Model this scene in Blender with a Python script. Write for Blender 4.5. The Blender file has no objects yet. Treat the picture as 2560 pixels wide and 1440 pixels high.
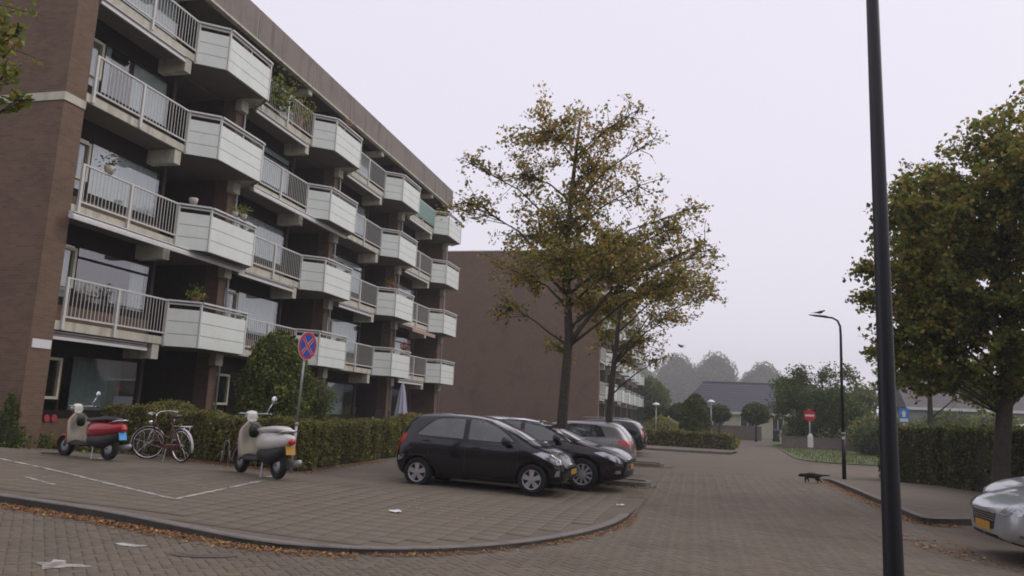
import bpy, bmesh, math, random
import numpy as np
from mathutils import Vector, Matrix
from mathutils.bvhtree import BVHTree

random.seed(7)
rng = np.random.default_rng(7)
scene = bpy.context.scene
COL = scene.collection
R = math.radians

# ------------------------------------------------------------------ camera
YAW, PITCH, ROLL = R(13.744), R(9.257), R(2.411)
cam_data = bpy.data.cameras.new("camera")
cam_data.sensor_width = 36.0
cam_data.lens = 1911.58 / 2560.0 * 36.0
cam_data.clip_start = 0.1
cam_data.clip_end = 3000.0
cam = bpy.data.objects.new("camera", cam_data)
COL.objects.link(cam)
_fwd = Vector((-math.sin(YAW) * math.cos(PITCH), math.cos(YAW) * math.cos(PITCH), math.sin(PITCH)))
_rt = Vector((math.cos(YAW), math.sin(YAW), 0.0))
_up = _rt.cross(_fwd)
_r2 = _rt * math.cos(ROLL) + _up * math.sin(ROLL)
_u2 = -_rt * math.sin(ROLL) + _up * math.cos(ROLL)
cam.matrix_world = Matrix(((_r2.x, _u2.x, -_fwd.x, 0.0),
                           (_r2.y, _u2.y, -_fwd.y, 0.0),
                           (_r2.z, _u2.z, -_fwd.z, 1.6),
                           (0, 0, 0, 1)))
scene.camera = cam

# ------------------------------------------------------------------ sky and sun (overcast, misty morning)
SUN_EL, SUN_AZ = R(48), R(60)          # azimuth measured from +Y towards +X
world = bpy.data.worlds.new("World")
scene.world = world
world.use_nodes = True
wn = world.node_tree
wn.nodes.clear()
w_out = wn.nodes.new("ShaderNodeOutputWorld")
w_bg = wn.nodes.new("ShaderNodeBackground")
w_sky = wn.nodes.new("ShaderNodeTexSky")
w_sky.sky_type = 'NISHITA'
w_sky.sun_disc = False
w_sky.sun_elevation = SUN_EL
w_sky.sun_rotation = SUN_AZ
w_sky.dust_density = 6.0
w_sky.air_density = 1.0
w_sky.altitude = 0.0
w_mul = wn.nodes.new("ShaderNodeMixRGB")
w_mul.blend_type = 'MULTIPLY'
w_mul.inputs[0].default_value = 1.0
w_mul.inputs[2].default_value = (0.10, 0.10, 0.10, 1)
w_mix = wn.nodes.new("ShaderNodeMixRGB")
w_mix.inputs[0].default_value = 0.90
w_mix.inputs[2].default_value = (0.93, 0.89, 1.005, 1)     # even stratus layer
wn.links.new(w_sky.outputs[0], w_mul.inputs[1])
wn.links.new(w_mul.outputs[0], w_mix.inputs[1])
wn.links.new(w_mix.outputs[0], w_bg.inputs[0])
w_bg.inputs[1].default_value = 1.0
wn.links.new(w_bg.outputs[0], w_out.inputs[0])

sun_d = bpy.data.lights.new("sun", 'SUN')
sun_d.energy = 1.0
sun_d.angle = R(45)
sun_d.color = (1.0, 0.94, 0.86)
sun = bpy.data.objects.new("sun", sun_d)
COL.objects.link(sun)
_sd = Vector((math.sin(SUN_AZ) * math.cos(SUN_EL), math.cos(SUN_AZ) * math.cos(SUN_EL), math.sin(SUN_EL)))
sun.rotation_euler = _sd.to_track_quat('Z', 'Y').to_euler()

scene.view_settings.view_transform = 'Standard'
scene.view_settings.look = 'None'
scene.view_settings.gamma = 1.0
scene.view_settings.exposure = 0.0
scene.view_settings.use_curve_mapping = False
scene.render.engine = 'CYCLES'
scene.cycles.use_denoising = True
scene.cycles.filter_width = 1.8          # a small phone lens is not crisp
scene.cycles.max_bounces = 6
scene.cycles.transparent_max_bounces = 12
scene.cycles.volume_bounces = 0
scene.cycles.volume_step_rate = 4.0
scene.cycles.caustics_reflective = False
scene.cycles.caustics_refractive = False

# ------------------------------------------------------------------ materials
MATS = {}

def mat(name, col, rough=0.7, metal=0.0, var=0.0, vscale=6.0, bump=0.0, bscale=40.0, coat=0.0,
        spec=0.5, detail=4.0, dirt=None, dscale=1.2, dmin=0.5, dmax=0.75, tint=False, transl=0.0, streak=None):
    """principled material: base colour with fine noise, optional stains (dirt colour) and bump relief"""
    if name in MATS:
        return MATS[name]
    m = bpy.data.materials.new(name)
    m.use_nodes = True
    nt = m.node_tree
    b = nt.nodes["Principled BSDF"]
    b.inputs["Roughness"].default_value = rough
    b.inputs["Metallic"].default_value = metal
    b.inputs["Specular IOR Level"].default_value = spec
    b.inputs["Coat Weight"].default_value = coat
    b.inputs["Coat Roughness"].default_value = 0.05
    c = (col[0], col[1], col[2], 1.0)
    b.inputs["Base Color"].default_value = c
    tc = None
    src = None
    if var or dirt or bump or streak:
        tc = nt.nodes.new("ShaderNodeTexCoord")
    if var:
        n = nt.nodes.new("ShaderNodeTexNoise")
        n.inputs["Scale"].default_value = vscale
        n.inputs["Detail"].default_value = detail
        n.inputs["Roughness"].default_value = 0.65
        nt.links.new(tc.outputs["Object"], n.inputs["Vector"])
        cr = nt.nodes.new("ShaderNodeValToRGB")
        cr.color_ramp.elements[0].position = 0.3
        cr.color_ramp.elements[1].position = 0.7
        lo, hi = max(0, 1 - var), 1 + var
        cr.color_ramp.elements[0].color = (col[0] * lo, col[1] * lo, col[2] * lo, 1)
        cr.color_ramp.elements[1].color = (min(1, col[0] * hi), min(1, col[1] * hi), min(1, col[2] * hi), 1)
        nt.links.new(n.outputs["Fac"], cr.inputs[0])
        src = cr.outputs[0]
    if dirt:
        n2 = nt.nodes.new("ShaderNodeTexNoise")
        n2.inputs["Scale"].default_value = dscale
        n2.inputs["Detail"].default_value = 6
        n2.inputs["Roughness"].default_value = 0.7
        nt.links.new(tc.outputs["Object"], n2.inputs["Vector"])
        r2 = nt.nodes.new("ShaderNodeValToRGB")
        r2.color_ramp.elements[0].position = dmin
        r2.color_ramp.elements[1].position = dmax
        nt.links.new(n2.outputs["Fac"], r2.inputs[0])
        mx = nt.nodes.new("ShaderNodeMixRGB")
        nt.links.new(r2.outputs[0], mx.inputs[0])
        if src:
            nt.links.new(src, mx.inputs[1])
        else:
            mx.inputs[1].default_value = c
        mx.inputs[2].default_value = (dirt[0], dirt[1], dirt[2], 1)
        src = mx.outputs[0]
    if streak:                      # rain streaks running down the face
        mp = nt.nodes.new("ShaderNodeMapping")
        mp.inputs["Scale"].default_value = (3.7, 3.1, 0.33)
        nt.links.new(tc.outputs["Object"], mp.inputs[0])
        n3 = nt.nodes.new("ShaderNodeTexNoise")
        n3.inputs["Scale"].default_value = 1.0
        n3.inputs["Detail"].default_value = 5
        n3.inputs["Roughness"].default_value = 0.6
        nt.links.new(mp.outputs[0], n3.inputs["Vector"])
        r3 = nt.nodes.new("ShaderNodeValToRGB")
        r3.color_ramp.elements[0].position = 0.50
        r3.color_ramp.elements[1].position = 0.80
        nt.links.new(n3.outputs["Fac"], r3.inputs[0])
        m3 = nt.nodes.new("ShaderNodeMixRGB")
        nt.links.new(r3.outputs[0], m3.inputs[0])
        if src:
            nt.links.new(src, m3.inputs[1])
        else:
            m3.inputs[1].default_value = c
        m3.inputs[2].default_value = (*streak, 1)
        src = m3.outputs[0]
    if tint:
        at = nt.nodes.new("ShaderNodeAttribute")
        at.attribute_name = "tint"
        mt = nt.nodes.new("ShaderNodeMixRGB")
        mt.blend_type = 'MULTIPLY'
        mt.inputs[0].default_value = 1.0
        if src:
            nt.links.new(src, mt.inputs[1])
        else:
            mt.inputs[1].default_value = c
        nt.links.new(at.outputs["Color"], mt.inputs[2])
        src = mt.outputs[0]
    if src:
        nt.links.new(src, b.inputs["Base Color"])
    if bump:
        nb = nt.nodes.new("ShaderNodeTexNoise")
        nb.inputs["Scale"].default_value = bscale
        nb.inputs["Detail"].default_value = 5
        nt.links.new(tc.outputs["Object"], nb.inputs["Vector"])
        bp = nt.nodes.new("ShaderNodeBump")
        bp.inputs["Strength"].default_value = bump
        bp.inputs["Distance"].default_value = 0.02
        nt.links.new(nb.outputs["Fac"], bp.inputs["Height"])
        nt.links.new(bp.outputs[0], b.inputs["Normal"])
    if transl:
        tr = nt.nodes.new("ShaderNodeBsdfTranslucent")
        tr.inputs[0].default_value = (min(1, col[0] * 1.3), min(1, col[1] * 1.3), col[2], 1)
        if src:
            nt.links.new(src, tr.inputs[0])
        ms = nt.nodes.new("ShaderNodeMixShader")
        ms.inputs[0].default_value = transl
        nt.links.new(b.outputs[0], ms.inputs[1])
        nt.links.new(tr.outputs[0], ms.inputs[2])
        nt.links.new(ms.outputs[0], nt.nodes["Material Output"].inputs[0])
    MATS[name] = m
    return m

def brick_mat(name, c1, c2, mortar, bw=0.22, bh=0.0625, ms=0.010, ground=False, stain=(0.5, 0.5, 0.5), dmin=0.48, dmax=0.8):
    """running-bond brick: u along the wall (x+y), v up; for the ground u, v are x, y"""
    if name in MATS:
        return MATS[name]
    m = bpy.data.materials.new(name)
    m.use_nodes = True
    nt = m.node_tree
    b = nt.nodes["Principled BSDF"]
    b.inputs["Roughness"].default_value = 0.85
    b.inputs["Specular IOR Level"].default_value = 0.3
    tc = nt.nodes.new("ShaderNodeTexCoord")
    sp = nt.nodes.new("ShaderNodeSeparateXYZ")
    cb = nt.nodes.new("ShaderNodeCombineXYZ")
    nt.links.new(tc.outputs["Object"], sp.inputs[0])
    if ground:
        nt.links.new(sp.outputs[0], cb.inputs[0])
        nt.links.new(sp.outputs[1], cb.inputs[1])
    else:
        ad = nt.nodes.new("ShaderNodeMath")
        nt.links.new(sp.outputs[0], ad.inputs[0])
        nt.links.new(sp.outputs[1], ad.inputs[1])
        nt.links.new(ad.outputs[0], cb.inputs[0])
        nt.links.new(sp.outputs[2], cb.inputs[1])
    br = nt.nodes.new("ShaderNodeTexBrick")
    br.inputs["Color1"].default_value = (*c1, 1)
    br.inputs["Color2"].default_value = (*c2, 1)
    br.inputs["Mortar"].default_value = (*mortar, 1)
    br.inputs["Scale"].default_value = 1.0
    br.inputs["Mortar Size"].default_value = ms * 0.5
    br.inputs["Mortar Smooth"].default_value = 0.2
    br.inputs["Bias"].default_value = 0.0
    br.inputs["Brick Width"].default_value = bw
    br.inputs["Row Height"].default_value = bh
    nt.links.new(cb.outputs[0], br.inputs["Vector"])
    n = nt.nodes.new("ShaderNodeTexNoise")
    n.inputs["Scale"].default_value = 0.55
    n.inputs["Detail"].default_value = 7
    n.inputs["Roughness"].default_value = 0.7
    nt.links.new(tc.outputs["Object"], n.inputs["Vector"])
    cr = nt.nodes.new("ShaderNodeValToRGB")
    cr.color_ramp.elements[0].position = dmin
    cr.color_ramp.elements[1].position = dmax
    cr.color_ramp.elements[0].color = (1, 1, 1, 1)
    cr.color_ramp.elements[1].color = (*stain, 1)
    nt.links.new(n.outputs["Fac"], cr.inputs[0])
    mx = nt.nodes.new("ShaderNodeMixRGB")
    mx.blend_type = 'MULTIPLY'
    mx.inputs[0].default_value = 1.0
    nt.links.new(br.outputs["Color"], mx.inputs[1])
    nt.links.new(cr.outputs[0], mx.inputs[2])
    nt.links.new(mx.outputs[0], b.inputs["Base Color"])
    bp = nt.nodes.new("ShaderNodeBump")
    bp.inputs["Strength"].default_value = 0.5
    bp.inputs["Distance"].default_value = 0.006
    bp.invert = True
    nt.links.new(br.outputs["Fac"], bp.inputs["Height"])
    nt.links.new(bp.outputs[0], b.inputs["Normal"])
    MATS[name] = m
    return m

def glass_mat(name, ior=1.9, tint=(0.75, 0.82, 0.82), rough=0.02):
    """window glazing: fresnel reflection over a clear, slightly tinted pane"""
    if name in MATS:
        return MATS[name]
    m = bpy.data.materials.new(name)
    m.use_nodes = True
    nt = m.node_tree
    nt.nodes.remove(nt.nodes["Principled BSDF"])
    fr = nt.nodes.new("ShaderNodeFresnel")
    fr.inputs[0].default_value = ior
    gl = nt.nodes.new("ShaderNodeBsdfGlossy")
    gl.inputs["Roughness"].default_value = rough
    gl.inputs["Color"].default_value = (0.95, 0.97, 0.97, 1)
    tr = nt.nodes.new("ShaderNodeBsdfTransparent")
    tr.inputs[0].default_value = (*tint, 1)
    ms = nt.nodes.new("ShaderNodeMixShader")
    geo = nt.nodes.new("ShaderNodeNewGeometry")       # only the outer face of the thin pane mirrors
    inv = nt.nodes.new("ShaderNodeMath")
    inv.operation = 'SUBTRACT'
    inv.inputs[0].default_value = 1.0
    nt.links.new(geo.outputs["Backfacing"], inv.inputs[1])
    mu = nt.nodes.new("ShaderNodeMath")
    mu.operation = 'MULTIPLY'
    nt.links.new(fr.outputs[0], mu.inputs[0])
    nt.links.new(inv.outputs[0], mu.inputs[1])
    nt.links.new(mu.outputs[0], ms.inputs[0])
    nt.links.new(tr.outputs[0], ms.inputs[1])
    nt.links.new(gl.outputs[0], ms.inputs[2])
    nt.links.new(ms.outputs[0], nt.nodes["Material Output"].inputs[0])
    MATS[name] = m
    return m

# ------------------------------------------------------------------ mesh helpers
class MB:
    """collects simple shapes; build() links them as one mesh object"""
    def __init__(s):
        s.v, s.f, s.m = [], [], []
    def add(s, vs, fs, mi=0):
        o = len(s.v)
        s.v.extend([tuple(p) for p in vs])
        for f in fs:
            s.f.append(tuple(i + o for i in f))
            s.m.append(mi)
        return s
    def box(s, x0, x1, y0, y1, z0, z1, mi=0):
        return s.add([(x0, y0, z0), (x1, y0, z0), (x1, y1, z0), (x0, y1, z0), (x0, y0, z1), (x1, y0, z1), (x1, y1, z1), (x0, y1, z1)],
                     [(0, 3, 2, 1), (4, 5, 6, 7), (0, 1, 5, 4), (1, 2, 6, 5), (2, 3, 7, 6), (3, 0, 4, 7)], mi)
    def bar(s, p, q, w, h, mi=0, up=(0, 0, 1)):
        """rectangular bar from p to q, w across, h along up"""
        p, q, up = Vector(p), Vector(q), Vector(up)
        d = (q - p).normalized()
        a = d.cross(up).normalized() * (w / 2)
        b = a.cross(d).normalized() * (h / 2)
        vs = [p - a - b, p + a - b, p + a + b, p - a + b, q - a - b, q + a - b, q + a + b, q - a + b]
        return s.add(vs, [(0, 1, 2, 3), (7, 6, 5, 4), (0, 4, 5, 1), (1, 5, 6, 2), (2, 6, 7, 3), (3, 7, 4, 0)], mi)
    def tube(s, pts, rad, n=8, mi=0, cap=True):
        pts = [Vector(p) for p in pts]
        if not isinstance(rad, (list, tuple)):
            rad = [rad] * len(pts)
        rings = []
        ref = None
        for i, p in enumerate(pts):
            a = pts[max(0, i - 1)]
            b = pts[min(len(pts) - 1, i + 1)]
            d = (b - a).normalized()
            if ref is None:
                ref = Vector((1, 0, 0)) if abs(d.x) < 0.8 else Vector((0, 1, 0))
            u = (ref - d * ref.dot(d)).normalized()
            ref = u
            w = d.cross(u)
            rings.append([p + (u * math.cos(t) + w * math.sin(t)) * rad[i] for t in [2 * math.pi * k / n for k in range(n)]])
        vs = [q for r in rings for q in r]
        fs = []
        for i in range(len(rings) - 1):
            for k in range(n):
                k2 = (k + 1) % n
                fs.append((i * n + k, i * n + k2, (i + 1) * n + k2, (i + 1) * n + k))
        if cap:
            fs.append(tuple(range(n - 1, -1, -1)))
            fs.append(tuple((len(rings) - 1) * n + k for k in range(n)))
        return s.add(vs, fs, mi)
    def lathe(s, prof, c=(0, 0, 0), axis='Z', n=24, mi=0, closed=False):
        """prof: (radius, height) pairs"""
        vs, fs = [], []
        for (r, h) in prof:
            for k in range(n):
                t = 2 * math.pi * k / n
                a, b = r * math.cos(t), r * math.sin(t)
                p = {'Z': (a, b, h), 'Y': (a, h, b), 'X': (h, a, b)}[axis]
                vs.append((p[0] + c[0], p[1] + c[1], p[2] + c[2]))
        L = len(prof)
        for i in range(L if closed else L - 1):
            j = (i + 1) % L
            for k in range(n):
                k2 = (k + 1) % n
                fs.append((i * n + k, i * n + k2, j * n + k2, j * n + k))
        return s.add(vs, fs, mi)
    def prism(s, poly, z0, z1, mi=0):
        n = len(poly)
        vs = [(p[0], p[1], z0) for p in poly] + [(p[0], p[1], z1) for p in poly]
        fs = [tuple(range(n - 1, -1, -1)), tuple(range(n, 2 * n))]
        fs += [(i, (i + 1) % n, n + (i + 1) % n, n + i) for i in range(n)]
        return s.add(vs, fs, mi)
    def loft(s, secs, n=14, mi=0, e=2.4):
        """secs: (centre, half-width y, half-height z, tilt) super-ellipse sections across x"""
        vs, fs = [], []
        for (c, ry, rz, tl) in secs:
            for k in range(n):
                t = 2 * math.pi * k / n
                a = math.copysign(abs(math.cos(t)) ** (2 / e), math.cos(t)) * ry
                b = math.copysign(abs(math.sin(t)) ** (2 / e), math.sin(t)) * rz
                vs.append((c[0] - b * math.sin(tl), c[1] + a, c[2] + b * math.cos(tl)))
        for i in range(len(secs) - 1):
            for k in range(n):
                k2 = (k + 1) % n
                fs.append((i * n + k, i * n + k2, (i + 1) * n + k2, (i + 1) * n + k))
        fs.append(tuple(range(n - 1, -1, -1)))
        fs.append(tuple((len(secs) - 1) * n + k for k in range(n)))
        return s.add(vs, fs, mi)
    def mesh(s, name, mats, smooth=False, tints=None):
        me = bpy.data.meshes.new(name)
        me.from_pydata(s.v, [], s.f)
        if not isinstance(mats, (list, tuple)):
            mats = [mats]
        for m in mats:
            me.materials.append(m)
        if len(mats) > 1:
            me.polygons.foreach_set("material_index", s.m)
        if smooth:
            me.polygons.foreach_set("use_smooth", [True] * len(me.polygons))
        me.update()
        return me
    def build(s, name, mats, parent=None, smooth=False, **k):
        return link(name, s.mesh(name, mats, smooth), parent, **k)

def fixn(me):
    bm = bmesh.new()
    bm.from_mesh(me)
    bmesh.ops.recalc_face_normals(bm, faces=bm.faces)
    bm.to_mesh(me)
    bm.free()
    return me

def link(name, me, parent=None, label=None, cat=None, group=None, kind=None, loc=None, rz=None):
    o = bpy.data.objects.new(name, me)
    COL.objects.link(o)
    if parent is not None:
        o.parent = parent
    if loc is not None:
        o.location = loc
    if rz is not None:
        o.rotation_euler = (0, 0, rz)
    tag(o, label, cat, group, kind)
    return o

def tag(o, label=None, cat=None, group=None, kind=None):
    if label: o["label"] = label
    if cat: o["category"] = cat
    if group: o["group"] = group
    if kind: o["kind"] = kind
    return o

def thing(name, label, cat, loc=(0, 0, 0), rz=0.0, group=None):
    o = bpy.data.objects.new(name, None)
    COL.objects.link(o)
    o.location = loc
    o.rotation_euler = (0, 0, rz)
    o.empty_display_size = 0.2
    return tag(o, label, cat, group)

def copy_tree(o, parent=None):
    c = o.copy()
    COL.objects.link(c)
    c.parent = parent
    for ch in [q for q in bpy.data.objects if q.parent == o]:
        copy_tree(ch, c)
    return c

def np_mesh(name, V, F, mats, midx=None, smooth=False, tint=None):
    """fast mesh from numpy arrays of verts and equal-sized faces"""
    me = bpy.data.meshes.new(name)
    nv, nf, k = len(V), len(F), F.shape[1]
    me.vertices.add(nv)
    me.vertices.foreach_set("co", V.astype(np.float32).ravel())
    me.loops.add(nf * k)
    me.loops.foreach_set("vertex_index", F.astype(np.int32).ravel())
    me.polygons.add(nf)
    me.polygons.foreach_set("loop_start", np.arange(0, nf * k, k, dtype=np.int32))
    me.polygons.foreach_set("loop_total", np.full(nf, k, dtype=np.int32))
    if not isinstance(mats, (list, tuple)):
        mats = [mats]
    for m in mats:
        me.materials.append(m)
    if midx is not None:
        me.polygons.foreach_set("material_index", midx.astype(np.int32))
    if smooth:
        me.polygons.foreach_set("use_smooth", np.ones(nf, dtype=bool))
    if tint is not None:
        at = me.attributes.new("tint", 'FLOAT_COLOR', 'FACE')
        at.data.foreach_set("color", np.concatenate([tint, np.ones((nf, 1))], 1).astype(np.float32).ravel())
    me.update(calc_edges=True)
    me.validate()
    return me

def smooth01(a, b, t):
    t = min(1.0, max(0.0, (t - a) / (b - a)))
    return t * t * (3 - 2 * t)

def S(x):                                   # the whole site climbs gently towards the flats
    return 0.03 * max(0.0, -x - 2.0)

def gz(x, y):                               # top of the raised pavement; it runs down to the parking bays
    return S(x) + (0.055 + 0.04 * (1 - smooth01(-7.0, -4.0, x))) * (1 - smooth01(12.5, 15.0, y))

# ------------------------------------------------------------------ palette
M_brick = brick_mat("brick_brown", (0.180, 0.116, 0.078), (0.140, 0.088, 0.060), (0.175, 0.138, 0.105), stain=(0.62, 0.62, 0.64))
M_brick2 = brick_mat("brick_red_brown", (0.188, 0.122, 0.088), (0.155, 0.099, 0.072), (0.160, 0.124, 0.097), stain=(0.66, 0.66, 0.68))
M_conc = mat("painted_concrete_cream", (0.52, 0.50, 0.41), 0.8, var=0.12, vscale=3, dirt=(0.26, 0.25, 0.21), dscale=2.2, dmin=0.55, dmax=0.85, bump=0.1, streak=(0.24, 0.23, 0.19))
M_parapet = mat("exposed_aggregate", (0.235, 0.205, 0.180), 0.9, var=0.18, vscale=30, dirt=(0.14, 0.12, 0.105), dscale=0.9, dmin=0.5, dmax=0.85, bump=0.35, bscale=60, streak=(0.12, 0.105, 0.09))
M_white = mat("white_lacquer", (0.60, 0.61, 0.60), 0.45, var=0.05, vscale=8, dirt=(0.42, 0.42, 0.38), dscale=3, dmin=0.62, dmax=0.9)
M_rail = mat("cream_lacquered_steel", (0.58, 0.585, 0.55), 0.5, var=0.06, vscale=9, dirt=(0.30, 0.28, 0.24), dscale=4, dmin=0.62, dmax=0.9)
M_panel = mat("white_glazed_panel", (0.72, 0.77, 0.71), 0.35, var=0.05, vscale=1.6, dirt=(0.62, 0.64, 0.58), dscale=1.9, dmin=0.52, dmax=0.85, streak=(0.70, 0.72, 0.65))
M_dark = mat("dark_shadow_gap", (0.03, 0.03, 0.03), 0.8)
M_frame = mat("cream_window_frame", (0.55, 0.52, 0.40), 0.5, var=0.06)
M_darkframe = mat("dark_brown_frame", (0.022, 0.017, 0.014), 0.8, var=0.1, spec=0.1)
M_loggia = mat("loggia_recess_shade", (0.045, 0.036, 0.030), 0.8, var=0.15, vscale=5)  # near-black: the shade of the deep recess is put into the wall colour
M_seam = mat("panel_seam", (0.20, 0.17, 0.13), 0.8)
M_soffit = mat("grey_soffit", (0.155, 0.140, 0.118), 0.9, var=0.12, vscale=2)  # shade under the slabs put into this darker colour
M_plaster = mat("interior_plaster", (0.30, 0.27, 0.24), 0.9, var=0.05)
M_curtain = mat("white_net_curtain", (0.86, 0.90, 0.92), 0.9, var=0.06, vscale=3, transl=0.35)
M_curtain_b = mat("grey_curtain", (0.45, 0.48, 0.49), 0.9, var=0.1, vscale=3)
M_awning_w = mat("awning_white_cassette", (0.62, 0.61, 0.60), 0.5, var=0.08)
M_awning_g = mat("awning_grey_fabric", (0.20, 0.185, 0.175), 0.8, var=0.15)
M_awning_r = mat("awning_faded_red_fabric", (0.42, 0.27, 0.23), 0.85, var=0.12)
M_glass = glass_mat("window_glass", 2.7, (0.93, 0.97, 0.97))
M_glass_dark = glass_mat("window_glass_dim", 2.4, (0.80, 0.86, 0.84))
M_pipe = mat("grey_plastic_pipe", (0.38, 0.40, 0.42), 0.5, var=0.05)
M_tile = mat("concrete_paving_tile", (0.150, 0.124, 0.092), 0.85, var=0.16, vscale=14, dirt=(0.088, 0.074, 0.056), dscale=0.55, dmin=0.46, dmax=0.78, bump=0.25, bscale=120, tint=True)
M_paver = mat("concrete_block_paver", (0.144, 0.117, 0.086), 0.85, var=0.2, vscale=18, dirt=(0.078, 0.064, 0.048), dscale=0.45, dmin=0.46, dmax=0.80, bump=0.3, bscale=110, tint=True)
M_joint = mat("sandy_joint", (0.085, 0.075, 0.066), 0.95, var=0.2, vscale=20)
M_roadfar = brick_mat("road_pavers_far", (0.146, 0.119, 0.088), (0.128, 0.104, 0.078), (0.10, 0.088, 0.08), 0.2, 0.1, 0.008, ground=True, stain=(0.70, 0.68, 0.66))
M_tilefar = brick_mat("pavement_tiles_far", (0.150, 0.124, 0.092), (0.138, 0.114, 0.086), (0.10, 0.09, 0.08), 0.3, 0.3, 0.010, ground=True, stain=(0.72, 0.70, 0.68))
M_kerbface = mat("shaded_kerb_face", (0.055, 0.050, 0.040), 0.9, var=0.3, vscale=6, bump=0.2)  # upright kerb face only: its shade is painted into the colour
M_kerb = mat("concrete_kerb", (0.17, 0.155, 0.14), 0.85, var=0.15, vscale=10, dirt=(0.06, 0.06, 0.05), dscale=2.2, dmin=0.5, dmax=0.8, bump=0.2)
M_soil = mat("garden_soil", (0.06, 0.05, 0.035), 0.95, var=0.3, vscale=5, bump=0.5, bscale=20)
M_grass_ground = mat("lawn_ground", (0.085, 0.115, 0.035), 0.95, var=0.25, vscale=1.3, dirt=(0.13, 0.10, 0.05), dscale=0.5, dmin=0.55, dmax=0.8, bump=0.4, bscale=25)
M_paint = mat("worn_road_paint", (0.48, 0.47, 0.44), 0.8, var=0.15, vscale=20, dirt=(0.19, 0.17, 0.15), dscale=5.5, dmin=0.42, dmax=0.58)
M_bark = mat("bark_dark", (0.055, 0.045, 0.036), 0.95, var=0.35, vscale=12, dirt=(0.075, 0.085, 0.035), dscale=1.6, dmin=0.5, dmax=0.75, bump=0.8, bscale=30)
M_black = mat("black_plastic", (0.012, 0.012, 0.013), 0.55, var=0.2)
M_rubber = mat("tyre_rubber", (0.007, 0.007, 0.007), 0.9, var=0.2)
M_chrome = mat("chrome", (0.75, 0.76, 0.78), 0.12, metal=1.0)
M_silver = mat("silver_alloy", (0.42, 0.42, 0.43), 0.38, metal=0.6, var=0.05)
M_galv = mat("galvanised_steel", (0.38, 0.39, 0.40), 0.45, metal=0.5, var=0.1, vscale=14)
M_lamp_post = mat("anthracite_lamp_post", (0.007, 0.008, 0.012), 0.4, var=0.15, vscale=8)
M_red = mat("sign_red", (0.55, 0.02, 0.03), 0.4, var=0.04)
M_blue = mat("sign_blue", (0.02, 0.08, 0.42), 0.4, var=0.04)
M_signwhite = mat("sign_white", (0.72, 0.72, 0.72), 0.4)
M_redlens = mat("red_lens", (0.50, 0.01, 0.012), 0.12, coat=0.8)
M_lens = mat("clear_lens", (0.42, 0.43, 0.45), 0.10, metal=0.6, coat=1.0, dirt=(0.03, 0.03, 0.035), dscale=6, dmin=0.50, dmax=0.62)
M_orange = mat("orange_lens", (0.7, 0.22, 0.02), 0.2, coat=0.5)
M_plate_y = mat("yellow_number_plate", (0.50, 0.26, 0.03), 0.45, var=0.04)
M_plate_b = mat("blue_number_plate", (0.10, 0.42, 0.85), 0.45, var=0.04)

def leafm(n, c, t=0.58):
    return mat(n, c, 0.65, var=0.25, vscale=3.0, spec=0.25, transl=t)
L_green = leafm("leaf_green", (0.150, 0.200, 0.038))
L_dkgreen = leafm("leaf_dark_green", (0.062, 0.092, 0.020))
L_olive = leafm("leaf_olive", (0.310, 0.270, 0.065))
L_ochre = leafm("leaf_ochre", (0.52, 0.345, 0.105))
L_rust = leafm("leaf_rust", (0.40, 0.215, 0.075))
L_yellow = leafm("leaf_yellow_green", (0.29, 0.25, 0.045))
L_hedge = leafm("leaf_hedge", (0.195, 0.190, 0.055), 0.35)
L_hedge2 = leafm("leaf_hedge_light", (0.31, 0.29, 0.080), 0.35)
L_hedge3 = leafm("leaf_hedge_brown", (0.20, 0.135, 0.055), 0.3)
L_conifer = leafm("conifer_green", (0.046, 0.075, 0.014), 0.2)
L_conifer2 = leafm("conifer_light", (0.105, 0.140, 0.025), 0.2)
L_litter1 = mat("fallen_leaf_orange", (0.25, 0.105, 0.032), 0.8, var=0.3, vscale=5)
L_litter2 = mat("fallen_leaf_brown", (0.16, 0.075, 0.030), 0.85, var=0.3, vscale=5)
L_litter3 = mat("fallen_leaf_yellow", (0.42, 0.28, 0.09), 0.8, var=0.2, vscale=5)
M_core = mat("hedge_inner_twigs", (0.045, 0.042, 0.020), 0.95, var=0.4, vscale=8)

# ================================================================== THE SETTING
def sheet(name, poly, zf, m, kind="structure", step=None, label=None, parent=None):
    """flat or gently warped sheet; poly in plan, zf(x, y) gives the height"""
    bm = bmesh.new()
    vs = [bm.verts.new((p[0], p[1], 0)) for p in poly]
    bm.faces.new(vs)
    if step:
        xs = [p[0] for p in poly]; ys = [p[1] for p in poly]
        x = math.floor(min(xs) / step) * step + step
        while x < max(xs):
            bmesh.ops.bisect_plane(bm, geom=bm.verts[:] + bm.edges[:] + bm.faces[:], plane_co=(x, 0, 0), plane_no=(1, 0, 0))
            x += step
        y = math.floor(min(ys) / step) * step + step
        while y < max(ys):
            bmesh.ops.bisect_plane(bm, geom=bm.verts[:] + bm.edges[:] + bm.faces[:], plane_co=(0, y, 0), plane_no=(0, 1, 0))
            y += step
    bmesh.ops.triangulate(bm, faces=bm.faces[:])
    for v in bm.verts:
        v.co.z = zf(v.co.x, v.co.y)
    bmesh.ops.recalc_face_normals(bm, faces=bm.faces)
    me = bpy.data.meshes.new(name)
    bm.to_mesh(me)
    bm.free()
    if me.polygons and me.polygons[0].normal.z < 0:
        me.flip_normals()
    me.materials.append(m)
    return link(name, me, parent, label=label, kind=kind)

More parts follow.
